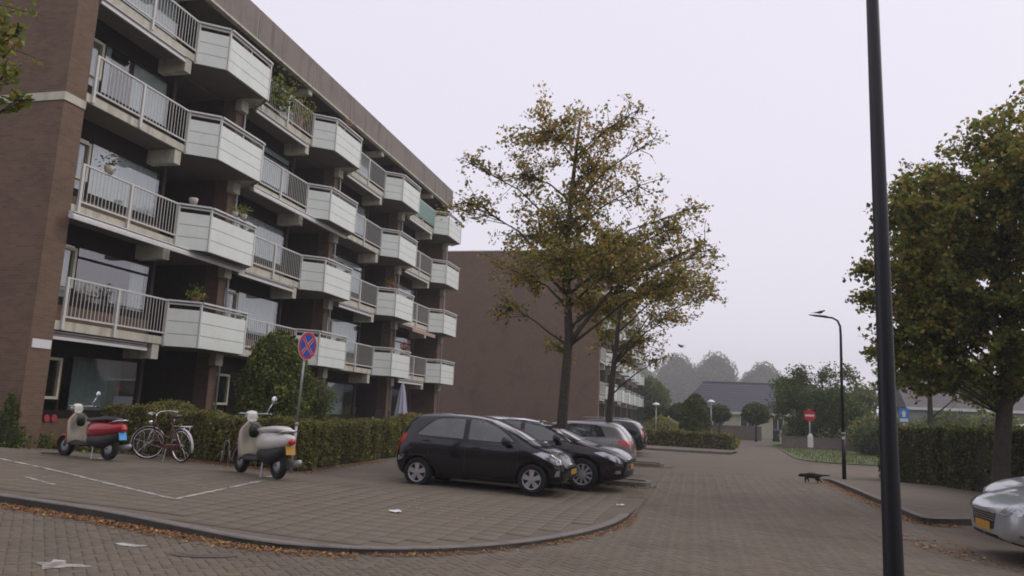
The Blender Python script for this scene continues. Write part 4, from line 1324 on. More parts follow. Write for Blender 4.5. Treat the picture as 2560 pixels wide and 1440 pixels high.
# grass blades on the verge
gg = np.random.default_rng(77)
n = 9000
q = np.column_stack([gg.uniform(4.7, 22, n), gg.uniform(36.4, 62, n)])
q = q[(q[:, 0] > 4.9 + (q[:, 1] - 40) * 0.03)]
m_ = len(q)
hh = gg.uniform(.05, .16, m_); ww = .02
ang = gg.uniform(0, np.pi, m_)
ca, sa = np.cos(ang) * ww, np.sin(ang) * ww
V = np.stack([np.column_stack([q[:, 0] - ca, q[:, 1] - sa, np.full(m_, .03)]), np.column_stack([q[:, 0] + ca, q[:, 1] + sa, np.full(m_, .03)]), np.column_stack([q[:, 0] + gg.normal(0, .03, m_), q[:, 1] + gg.normal(0, .03, m_), .03 + hh])], 1).reshape(-1, 3)
me = np_mesh("grass", V, np.arange(m_ * 3).reshape(-1, 3), [leafm("grass_a", (.11, .135, .04)), leafm("grass_b", (.15, .14, .055))], gg.choice(2, m_))
link("grass", me, None, label="rough short grass on the verge around the no entry sign", cat="grass", kind="stuff")

# ================================================================== VEHICLES
def paint(name, col, flake=0.3, rough=0.28):
    return mat(name, col, rough, metal=flake, coat=0.8, spec=0.25, var=0.04, vscale=2)
P_black = paint("paint_black", (0.004, 0.004, 0.005), 0.0, 0.22)
P_plum = paint("paint_dark_plum", (0.010, 0.007, 0.011), 0.1, 0.25)
P_grey = paint("paint_silver_grey", (0.215, 0.21, 0.21), 0.5, 0.32)
P_navy = paint("paint_blue_grey", (0.09, 0.11, 0.17), 0.4, 0.3)
P_silver = paint("paint_light_silver", (0.42, 0.45, 0.47), 0.5, 0.3)
P_white = paint("paint_pearl_white", (0.42, 0.44, 0.46), 0.3, 0.3)
M_carglass = mat("car_glass", (0.030, 0.036, 0.037), 0.06, coat=1.0, spec=0.8)
M_misted = mat("misted_car_glass", (0.085, 0.095, 0.095), 0.20, coat=0.5, spec=0.6, var=0.25, vscale=2.5)

def car_shell(st, wheels, wr, arch, mats):
    """lofted and subdivided closed body with wheel arches cut out; returns mesh data and its BVH"""
    rows_all = []
    for (x, zb, zl, zt, w, r) in st:
        e = 0.055 if zt - zl > 0.25 else (zt - zl) * 0.35
        rows_all.append([(x, 0, zb), (x, w * .84, zb), (x, w * .965, zb + .10), (x, w, zb + (zl - zb) * .45), (x, w * .985, zb + (zl - zb) * .80), (x, w * .95, zl),
                         (x, r, zt - e), (x, r * .62, zt - e * .18), (x, 0, zt)])
    bm = bmesh.new()
    cl = bm.edges.layers.float.new("crease_edge")
    grid = []
    for rows in rows_all:
        right = [bm.verts.new(p) for p in rows]
        left = [right[0]] + [bm.verts.new((p[0], -p[1], p[2])) for p in rows[1:-1]] + [right[-1]]
        grid.append((right, left))
    n = len(rows_all[0])
    for (r0, l0), (r1, l1) in zip(grid[:-1], grid[1:]):
        for i in range(n - 1):
            bm.faces.new((r0[i], r1[i], r1[i + 1], r0[i + 1]))
            bm.faces.new((l0[i], l0[i + 1], l1[i + 1], l1[i]))
    for (r0, l0) in (grid[0], grid[-1]):
        for i in range(n - 1):
            vs = [r0[i], r0[i + 1], l0[i + 1], l0[i]]
            vs = [v for k, v in enumerate(vs) if v not in vs[:k]]
            bm.faces.new(vs)
    bmesh.ops.recalc_face_normals(bm, faces=bm.faces)
    if bm.calc_volume(signed=True) < 0:
        bmesh.ops.reverse_faces(bm, faces=bm.faces)
    # keep the shoulder line and the sill a little crisp
    for (r0, l0), (r1, l1) in zip(grid[:-1], grid[1:]):
        for a, b, c in ((r0, r1, .45), (l0, l1, .45)):
            for i, cc in ((5, c), (6, .35), (1, .5)):
                ed = bm.edges.get((a[i], b[i]))
                if ed: ed[cl] = cc
    me = bpy.data.meshes.new("shell")
    bm.to_mesh(me)
    bm.free()
    o = bpy.data.objects.new("shell_tmp", me)
    COL.objects.link(o)
    sm = o.modifiers.new("s", 'SUBSURF')
    sm.levels = 2
    sm.render_levels = 2
    cut = MB()
    W = max(s[4] for s in st)
    for (ax, az) in wheels:
        for sy in (-1, 1):
            k = MB()
            n_ = 28
            y0, y1 = sy * (W - 0.26), sy * (W + 0.3)
            for yy in (y0, y1):
                pass
            vs = [(ax + arch * math.cos(2 * math.pi * i / n_ + .037), y, az + arch * math.sin(2 * math.pi * i / n_ + .037)) for y in (y0, y1) for i in range(n_)]
            fs = [(i, (i + 1) % n_, n_ + (i + 1) % n_, n_ + i) for i in range(n_)] + [tuple(range(n_ - 1, -1, -1)), tuple(range(n_, 2 * n_))]
            cut.add(vs, fs)
    cme = fixn(cut.mesh("cut", M_black))
    cbm = bmesh.new(); cbm.from_mesh(cme)
    if cbm.calc_volume(signed=True) < 0:
        bmesh.ops.reverse_faces(cbm, faces=cbm.faces)
    cbm.to_mesh(cme); cbm.free()
    co = bpy.data.objects.new("cut_tmp", cme)
    COL.objects.link(co)
    bo = o.modifiers.new("b", 'BOOLEAN')
    bo.operation = 'DIFFERENCE'
    bo.solver = 'FAST'
    bo.object = co
    dg = bpy.context.evaluated_depsgraph_get()
    res = bpy.data.meshes.new_from_object(o.evaluated_get(dg))
    o.modifiers.remove(bo)
    dg = bpy.context.evaluated_depsgraph_get()
    full = bpy.data.meshes.new_from_object(o.evaluated_get(dg))
    bvh = BVHTree.FromPolygons([v.co.copy() for v in full.vertices], [tuple(p.vertices) for p in full.polygons])
    bpy.data.objects.remove(o)
    bpy.data.objects.remove(co)
    res.materials.clear()
    for m in mats:
        res.materials.append(m)
    for p in res.polygons:
        c = p.center
        inarch = any(math.hypot(c.x - ax, c.z - az) < arch + 0.004 and abs(c.y) > W - 0.30 and (abs(math.hypot(c.x - ax, c.z - az) - arch) < 0.02 or abs(p.normal.y) > .9 and abs(abs(c.y) - (W - .26)) < .02) for ax, az in wheels)
        p.material_index = 1 if (inarch or p.normal.z < -0.75) else 0
        p.use_smooth = not inarch
    return res, bvh

def patch(bvh, poly, mode, off=0.005, sy=1, L=4.0, sub=3):
    """a shaped piece laid on the body: mode side (x, z), front/rear (y, z), top (x, y)"""
    bm = bmesh.new()
    vs = [bm.verts.new((p[0], p[1], 0)) for p in poly]
    bm.faces.new(vs)
    bmesh.ops.triangulate(bm, faces=bm.faces[:])
    for _ in range(sub):
        es = [e for e in bm.edges if e.calc_length() > 0.07]
        if not es: break
        bmesh.ops.subdivide_edges(bm, edges=es, cuts=1, use_grid_fill=False)
        bmesh.ops.triangulate(bm, faces=bm.faces[:])
    for v in bm.verts:
        a, b = v.co.x, v.co.y
        o, d = {'side': (Vector((a, 3 * sy, b)), Vector((0, -sy, 0))), 'front': (Vector((L + 2, a, b)), Vector((-1, 0, 0))),
                'rear': (Vector((-2, a, b)), Vector((1, 0, 0))), 'top': (Vector((a, b, 4)), Vector((0, 0, -1)))}[mode]
        loc, nor, _i, _d = bvh.ray_cast(o, d)
        if loc is None:
            loc, nor, _i, _d = bvh.find_nearest(o + d * (2.2 if mode != 'side' else 2.2))
        if nor.dot(d) > 0: nor = -nor
        v.co = loc + nor * off
    bmesh.ops.recalc_face_normals(bm, faces=bm.faces)
    me = bpy.data.meshes.new("patch")
    bm.to_mesh(me)
    bm.free()
    me.polygons.foreach_set("use_smooth", [True] * len(me.polygons))
    return me

def join_me(meshes, mats):
    bm = bmesh.new()
    for m in meshes:
        bm.from_mesh(m)
    me = bpy.data.meshes.new("piece")
    bm.to_mesh(me)
    bm.free()
    for m in (mats if isinstance(mats, (list, tuple)) else [mats]):
        me.materials.append(m)
    return me

def wheel(parent, x, y, r, sy, spokes, style, width=0.19):
    t = MB()
    w = width / 2
    t.lathe([(r * .66, -w), (r * .90, -w * 1.02), (r * .985, -w * .8), (r, -w * .4), (r, w * .4), (r * .985, w * .8), (r * .90, w * 1.02), (r * .66, w)], axis='Y', n=32, closed=True)
    tyre = t.build("wheel", M_rubber, parent, smooth=True)
    tyre.location = (x, y, r)
    d = MB()
    d.lathe([(0.001, sy * w * .45), (r * .66, sy * w * .45)], axis='Y', n=24)
    d.lathe([(r * .67, sy * w * .2), (r * .69, sy * w * .98), (r * .62, sy * w * 1.02), (r * .60, sy * w * .5)], axis='Y', n=32, mi=1)
    ro = d.build("rim", [M_black, M_silver], tyre, smooth=True)
    fixn(ro.data)
    h = MB()
    h.lathe([(0.001, sy * w * 1.06), (r * .14, sy * w * 1.04), (r * .17, sy * w * .8), (r * .17, sy * w * .4)], axis='Y', n=16)
    for k in range(spokes):
        a = 2 * math.pi * k / spokes + (math.pi / 2 if style == 'cap' else 0.2)
        if style == 'cap':
            w0, w1 = 0.11, 0.19
            da = 0.0
        else:
            w0, w1 = 0.055, 0.075
        u = Vector((math.cos(a), 0, math.sin(a)))
        v = Vector((-math.sin(a), 0, math.cos(a)))
        yo = Vector((0, sy * w, 0))
        p = [u * r * .10 - v * r * w0 + yo * 1.0, u * r * .10 + v * r * w0 + yo * 1.0, u * r * .64 + v * r * w1 + yo * .94, u * r * .64 - v * r * w1 + yo * .94]
        q = [z - yo * .35 for z in p]
        h.add(p + q, [(0, 1, 2, 3), (7, 6, 5, 4), (0, 4, 5, 1), (1, 5, 6, 2), (2, 6, 7, 3), (3, 7, 4, 0)])
    ho = h.build("hub_cap" if style == 'cap' else "spokes", M_silver, tyre)
    fixn(ho.data)
    return tyre

def make_car(name, label, loc, rz, spec, pm, group="cars parked beside the road"):
    L = spec['L']
    root = thing(name, label, "car", loc, rz, group)
    st = spec['st']
    wz = spec['r']
    axles = [(a, wz) for a in spec['axles']]
    me, bvh = car_shell(st, axles, wz, wz + spec.get('gap', 0.055), [pm, M_black])
    body = link("body", me, root)
    body.location = (-L / 2, 0, 0)
    W = max(s[4] for s in st)
    def put(nm, poly, mode, m, parent=body, off=0.005, both=True, lab=None):
        obs = []
        if mode == 'side':
            for sy in ((1, -1) if both else (both,)):
                p = join_me([patch(bvh, poly, 'side', off, sy, L)], m)
                obs.append(link(nm, p, parent, label=lab))
        else:
            p = join_me([patch(bvh, poly, mode, off, 1, L)], m)
            obs.append(link(nm, p, parent, label=lab))
        return obs
    gm = spec.get('glass', M_carglass)
    for poly in spec.get('trim_black', []):
        put("window_surround", poly, 'side', M_black, off=0.0025)
    for poly in spec['side_windows']:
        put("side_window", poly, 'side', gm, off=0.006)
    put("windscreen", spec['windscreen'], 'top', M_carglass)
    if 'rear_window' in spec: put("rear_window", spec['rear_window'], 'rear', M_carglass)
    for poly in spec.get('head', []): put("headlight", poly, 'side', M_lens, off=0.007)
    for poly in spec.get('head_front', []):
        put("headlight", poly, 'front', M_lens, off=0.008)
        put("headlight", [(-p[0], p[1]) for p in poly], 'front', M_lens, off=0.008)
    for poly in spec.get('tail', []): put("tail_light", poly, 'side', M_redlens, off=0.007)
    for poly in spec.get('tail_rear', []):
        put("tail_light", poly, 'rear', M_redlens, off=0.006)
        put("tail_light", [(-p[0], p[1]) for p in poly], 'rear', M_redlens, off=0.006)
    for poly in spec.get('grille', []): put("grille", poly, 'front', M_black, off=0.005)
    for poly in spec.get('chrome_front', []): put("chrome_strip", poly, 'front', M_chrome, off=0.009)
    for poly in spec.get('bumper_black_rear', []): put("rear_bumper", poly, 'rear', M_black, off=0.006)
    for poly in spec.get('chrome_side', []): put("chrome_strip", poly, 'side', M_chrome, off=0.008)
    for poly in spec.get('fog', []): put("fog_light", poly, 'side', M_lens, off=0.006)
    for poly in spec.get('reflector', []): put("reflector", poly, 'side', M_lens, off=0.006)
    for poly in spec.get('lower_trim', []): put("sill_trim", poly, 'side', M_black, off=0.004)
    for poly in spec.get('seams', []): put("panel_gap", poly, 'side', M_black, off=0.002)
    if 'plate' in spec:
        mode, poly = spec['plate']
        put("number_plate", poly, mode, M_plate_y, off=0.012)
    # door handles and mirrors
    for (hx, hz) in spec.get('handles', []):
        for sy in (1, -1):
            loc_, nor, _i, _d = bvh.ray_cast(Vector((hx, 3 * sy, hz)), Vector((0, -sy, 0)))
            m = MB()
            y = loc_.y
            m.loft([((hx - .09, y, hz), .006, .010, 0), ((hx - .06, y + sy * .02, hz), .012, .016, 0), ((hx + .06, y + sy * .02, hz), .012, .016, 0), ((hx + .09, y, hz), .006, .010, 0)], n=8)
            m.build("door_handle", pm if not spec.get('dark_handle') else M_black, body, smooth=True)
    mx, mz = spec['mirror']
    for sy in (1, -1):
        loc_, nor, _i, _d = bvh.ray_cast(Vector((mx, 3 * sy, mz - .06)), Vector((0, -sy, 0)))
        y = loc_.y
        m = MB()
        m.loft([((mx + .06, y + sy * .13, mz), .05, .03, 0), ((mx + .03, y + sy * .14, mz), .10, .07, 0), ((mx - .05, y + sy * .14, mz), .11, .085, 0), ((mx - .075, y + sy * .14, mz), .10, .075, 0)], n=12)
        m.bar((mx, y - sy * .02, mz - .06), (mx - .01, y + sy * .10, mz - .04), 0.05, 0.04)
        m.build("door_mirror", spec.get('mirror_mat', M_black), body, smooth=True)
    if spec.get('rails'):
        x0, x1, yy, zz = spec['rails']
        for sy in (1, -1):
            m = MB()
            pts = [(x0, sy * yy, zz - .06), (x0 + .12, sy * yy, zz)] + [(x0 + (x1 - x0) * t, sy * yy, zz + .01) for t in (.3, .5, .7)] + [(x1 - .12, sy * yy, zz), (x1, sy * yy, zz - .06)]
            m.tube(pts, 0.016, 6)
            m.build("roof_rail", M_silver, body, smooth=True)
    if spec.get('wiper'):
        pass
    for ax in spec['axles']:
        for sy in (1, -1):
            wheel(body, ax, sy * (W - 0.105), wz, sy, spec.get('spokes', 5), spec.get('style', 'cap'))
    return root

SP_city = dict(L=3.6, r=0.285, axles=(0.55, 2.935), gap=0.05, style='cap', spokes=5,
    st=[(0.00, .40, .60, .72, .58, .50), (0.05, .30, .74, .92, .72, .62), (0.16, .24, .90, 1.18, .785, .62), (0.30, .21, .985, 1.40, .80, .60), (0.46, .20, .985, 1.462, .80, .60), (0.95, .20, .965, 1.485, .80, .61), (1.55, .20, .94, 1.475, .80, .60),
        (2.00, .20, .92, 1.40, .80, .585), (2.40, .20, .905, 1.22, .80, .60), (2.78, .20, .885, 1.0, .80, .65), (3.08, .20, .84, .90, .785, .62), (3.34, .21, .74, .80, .74, .56), (3.50, .24, .60, .68, .66, .48), (3.60, .34, .48, .55, .52, .38)],
    side_windows=[[(.50, 1.03), (.66, 1.19), (.86, 1.335), (1.00, 1.365), (1.49, 1.375), (1.49, .985), (.8, 1.01)], [(1.60, .98), (1.60, 1.372), (1.85, 1.35), (2.12, 1.25), (2.36, 1.11), (2.54, .975), (2.2, .955)]],
    trim_black=[[(.44, 1.01), (.62, 1.21), (.83, 1.36), (1.02, 1.395), (1.62, 1.40), (1.9, 1.375), (2.16, 1.275), (2.42, 1.12), (2.62, .96), (2.2, .935), (1.5, .955), (.8, .99)]],
    windscreen=[(2.02, -.53), (2.76, -.63), (2.80, 0), (2.76, .63), (2.02, .53), (1.98, 0)], rear_window=[(-.5, 1.02), (.5, 1.02), (.46, 1.34), (-.46, 1.34)], glass=M_misted,
    head=[[(2.95, .775), (3.10, .81), (3.30, .76), (3.45, .66), (3.49, .58), (3.40, .575), (3.28, .62), (3.10, .71)]],
    tail=[[(.02, .70), (.05, .86), (.13, 1.03), (.27, 1.05), (.24, .93), (.15, .84), (.10, .70)]],
    reflector=[[(.10, .50), (.20, .53), (.27, .62), (.17, .64), (.11, .6)]],
    grille=[[(-.42, .33), (.42, .33), (.46, .46), (-.46, .46)], [(-.3, .52), (.3, .52), (.26, .57), (-.26, .57)]], chrome_front=[[(-.32, .575), (.32, .575), (.3, .592), (-.3, .592)]],
    fog=[[(3.36, .36), (3.46, .36), (3.46, .47), (3.40, .46)]], plate=('front', [(-.26, .385), (.26, .385), (.26, .49), (-.26, .49)]),
    seams=[[(1.545, .35), (1.552, .35), (1.552, .96), (1.545, .96)], [(2.62, .45), (2.628, .45), (2.66, .92), (2.652, .92)], [(.78, .62), (.787, .62), (.74, .98), (.733, .98)]],
    lower_trim=[[(.95, .22), (2.5, .22), (2.5, .27), (.95, .27)]], handles=((.72, .92), (1.78, .83)), mirror=(2.44, .98), dark_handle=True)

SP_estate = dict(L=4.75, r=0.335, axles=(1.02, 3.79), gap=0.05, style='alloy', spokes=10,
    st=[(0.00, .40, .66, .80, .68, .58), (0.06, .30, .80, .98, .84, .70), (0.20, .24, .95, 1.22, .90, .70), (0.42, .22, 1.0, 1.42, .915, .68), (0.70, .21, 1.0, 1.475, .92, .68), (1.4, .20, .985, 1.505, .92, .69), (2.2, .20, .97, 1.495, .92, .68),
        (2.75, .20, .955, 1.42, .92, .66), (3.20, .20, .945, 1.24, .92, .68), (3.62, .20, .935, 1.03, .915, .74), (4.0, .20, .89, .95, .90, .72), (4.38, .22, .82, .88, .87, .68), (4.62, .25, .72, .79, .80, .60), (4.75, .32, .60, .68, .66, .48)],
    side_windows=[[(.75, 1.07), (1.0, 1.34), (1.18, 1.385), (1.75, 1.395), (1.75, 1.03), (1.2, 1.045)], [(1.85, 1.03), (1.85, 1.395), (2.35, 1.39), (2.35, 1.01)], [(2.45, 1.01), (2.45, 1.385), (2.72, 1.345), (3.05, 1.21), (3.38, 1.02), (3.0, .995)]],
    trim_black=[[(.68, 1.05), (.96, 1.36), (1.18, 1.41), (2.4, 1.415), (2.75, 1.37), (3.10, 1.225), (3.47, 1.0), (3.0, .975), (1.2, 1.02)]],
    chrome_side=[[(.95, 1.37), (1.18, 1.412), (2.4, 1.417), (2.76, 1.372), (3.11, 1.227), (3.50, .99), (3.52, 1.0), (3.13, 1.25), (2.78, 1.40), (2.42, 1.447), (1.18, 1.442), (.94, 1.40)], [(1.2, 1.0), (3.0, .955), (3.0, .975), (1.2, 1.02)]],
    windscreen=[(2.78, -.60), (3.62, -.72), (3.67, 0), (3.62, .72), (2.78, .60), (2.72, 0)], rear_window=[(-.55, 1.06), (.55, 1.06), (.52, 1.36), (-.52, 1.36)],
    head=[[(4.02, .80), (4.22, .825), (4.50, .74), (4.64, .64), (4.62, .585), (4.46, .63), (4.25, .715)]],
    tail=[[(.03, .78), (.08, .98), (.34, 1.0), (.30, .86)]], grille=[[(-.42, .50), (.42, .50), (.46, .66), (-.46, .66)], [(-.6, .32), (.6, .32), (.56, .44), (-.56, .44)]],
    chrome_front=[[(-.46, .66), (.46, .66), (.46, .685), (-.46, .685)], [(-.44, .56), (.44, .56), (.44, .575), (-.44, .575)]], fog=[[(4.46, .38), (4.60, .38), (4.60, .45), (4.50, .44)]],
    plate=('front', [(-.26, .45), (.26, .45), (.26, .56), (-.26, .56)]), handles=((1.45, .93), (2.5, .91)), mirror=(3.24, 1.06),
    seams=[[(1.80, .35), (1.808, .35), (1.808, .98), (1.80, .98)], [(2.40, .35), (2.408, .35), (2.408, .97), (2.40, .97)], [(3.45, .5), (3.458, .5), (3.52, .95), (3.512, .95)]], lower_trim=[[(1.5, .22), (3.3, .22), (3.3, .29), (1.5, .29)]])

SP_hatch = dict(L=4.25, r=0.315, axles=(0.80, 3.43), gap=0.05, style='alloy', spokes=5,
    st=[(0.00, .42, .66, .76, .72, .60), (0.05, .30, .82, .96, .86, .70), (0.18, .24, .95, 1.15, .89, .66), (0.40, .21, .985, 1.37, .895, .64), (0.60, .20, .985, 1.43, .895, .64), (1.2, .20, .965, 1.455, .895, .65), (1.9, .20, .95, 1.45, .895, .64),
        (2.35, .20, .94, 1.375, .895, .63), (2.80, .20, .93, 1.19, .895, .66), (3.15, .20, .92, 1.01, .89, .72), (3.55, .20, .87, .93, .875, .70), (3.95, .22, .78, .83, .83, .62), (4.15, .26, .62, .70, .72, .5), (4.25, .36, .50, .58, .56, .4)],
    side_windows=[[(.76, 1.05), (.90, 1.28), (1.02, 1.32), (1.10, 1.32), (1.10, 1.03)], [(1.17, 1.03), (1.17, 1.335), (1.75, 1.345), (1.75, 1.01)], [(1.85, 1.0), (1.85, 1.345), (2.15, 1.325), (2.5, 1.2), (2.85, .985)]],
    trim_black=[[(.72, 1.03), (.87, 1.30), (1.0, 1.345), (1.8, 1.37), (2.17, 1.35), (2.55, 1.215), (2.95, .965), (1.8, .985)]],
    windscreen=[(2.38, -.56), (3.12, -.70), (3.18, 0), (3.12, .70), (2.38, .56), (2.33, 0)], rear_window=[(-.58, 1.02), (.58, 1.02), (.54, 1.32), (-.54, 1.32)],
    tail=[[(.01, .80), (.06, .955), (.38, .95), (.42, .90), (.34, .82), (.16, .80)]], tail_rear=[[(.45, .81), (.80, .82), (.80, .95), (.47, .93)]],
    bumper_black_rear=[[(-.7, .32), (.7, .32), (.72, .46), (-.72, .46)]],
    head=[[(3.65, .74), (3.85, .80), (4.08, .70), (4.12, .62), (3.9, .65)]], grille=[[(-.5, .34), (.5, .34), (.5, .46), (-.5, .46)]], plate=('rear', [(-.26, .60), (.26, .60), (.26, .71), (-.26, .71)]), handles=((1.3, .9), (2.05, .88)), mirror=(2.72, 1.03), mirror_mat=P_grey,
    seams=[[(1.78, .35), (1.788, .35), (1.788, .98), (1.78, .98)], [(.5, .95), (.508, .95), (.62, .55), (.612, .55)]], lower_trim=[[(1.2, .22), (3.0, .22), (3.0, .28), (1.2, .28)]])

SP_wagon = dict(SP_estate, rails=(0.75, 2.7, 0.60, 1.53), tail=[[(.04, .78), (.10, .98), (.17, 1.12), (.21, 1.12), (.17, .98), (.11, .80)]], chrome_side=[], plate=('rear', [(-.26, .62), (.26, .62), (.26, .73), (-.26, .73)]), bumper_black_rear=[[(-.7, .34), (.7, .34), (.7, .44), (-.7, .44)]])

def _lower(st):
    return [(x, zb, zl - .03 * smooth01(3.0, 3.9, x), zt - .04 * smooth01(3.0, 3.9, x), w, r) for (x, zb, zl, zt, w, r) in st]
SP_saloon = dict(SP_estate, style='alloy', spokes=9, head_front=[[(.50, .60), (.62, .585), (.74, .63), (.80, .70), (.72, .735), (.56, .685)]], st=_lower(SP_estate['st']),
    grille=[[(-.34, .40), (.34, .40), (.42, .60), (-.42, .60)], [(-.48, .28), (.48, .28), (.42, .34), (-.42, .34)]],
    chrome_front=[[(-.42, .595), (.42, .595), (.42, .615), (-.42, .615)], [(-.40, .565), (.40, .565), (.40, .573), (-.40, .573)], [(-.39, .535), (.39, .535), (.39, .543), (-.39, .543)], [(-.38, .505), (.38, .505), (.38, .513), (-.38, .513)]],
    head=[[(3.98, .74), (4.18, .78), (4.45, .74), (4.64, .66), (4.62, .60), (4.30, .66)]], plate=('front', [(-.26, .37), (.26, .37), (.26, .48), (-.26, .48)]), chrome_side=SP_estate['chrome_side'][:1], fog=[[(4.46, .33), (4.60, .33), (4.60, .39), (4.50, .38)]])

# Three parked noses and tails on the left, seen along the row; the two silver cars at the right edge
make_car("parked_car", "small shiny black hatchback with silver hub caps, nearest car on the pavement", (-4.115 - 0.05, 15.62, 0.062), R(-3.0), SP_city, P_black)
car2 = make_car("parked_car", "dark plum estate car with chrome window trim parked just behind the black hatchback", (-3.75, 17.62, 0.03), R(-2.0), SP_estate, P_plum)
make_car("parked_car", "silver grey hatchback with red tail lights parked tail to the road", (-3.80, 22.25, 0.02), R(179), SP_hatch, P_grey)
make_car("parked_car", "black estate car with silver roof rails parked beyond the grey hatchback", (-4.45, 33.6, 0.02), R(180), SP_wagon, P_black)
make_car("parked_car", "blue grey car farthest along the row, only its roof showing", (-4.6, 36.6, 0.02), R(180), SP_wagon, P_navy)
make_car("parked_car", "light silver car with yellow plate cut off by the right edge, nose to the road", (6.03, 11.55, 0.0), R(180), SP_saloon, P_silver)
make_car("parked_car", "grey silver car behind the lighter one at the right edge, mostly hidden", (6.98, 14.0, 0.03), R(181), SP_saloon, P_white)

# ================================================================== SCOOTERS AND BICYCLE
M_cream = mat("cream_plastic", (0.40, 0.37, 0.29), 0.4, var=0.06, coat=0.3)
M_redp = paint("paint_scooter_red", (0.36, 0.012, 0.02), 0.1, 0.25)
M_pink = paint("paint_scooter_pink", (0.46, 0.26, 0.33), 0.1, 0.3)
M_whitep = paint("paint_scooter_white", (0.62, 0.60, 0.57), 0.0, 0.3)
M_seat = mat("black_vinyl", (0.02, 0.02, 0.022), 0.45, var=0.2, coat=0.2)
M_mirror = mat("mirror_glass", (0.75, 0.77, 0.8), 0.03, metal=1.0)

def sheet_shell(rows, t):
    """rows of points front to back -> solid curved sheet of thickness t along -x"""
    m = MB()
    n = len(rows[0])
    vs = [p for r in rows for p in r] + [(p[0] + t, p[1], p[2]) for r in rows for p in r]
    N = len(rows) * n
    fs = []
    for i in range(len(rows) - 1):
        for j in range(n - 1):
            a = i * n + j
            fs.append((a, a + 1, a + n + 1, a + n))
            fs.append((N + a, N + a + n, N + a + n + 1, N + a + 1))
    for i in range(len(rows) - 1):
        for j in (0, n - 1):
            a = i * n + j
            fs.append((a, a + n, N + a + n, N + a))
    for j in range(n - 1):
        for i in (0, len(rows) - 1):
            a = i * n + j
            fs.append((a, N + a, N + a + 1, a + 1))
    m.add(vs, fs)
    return m

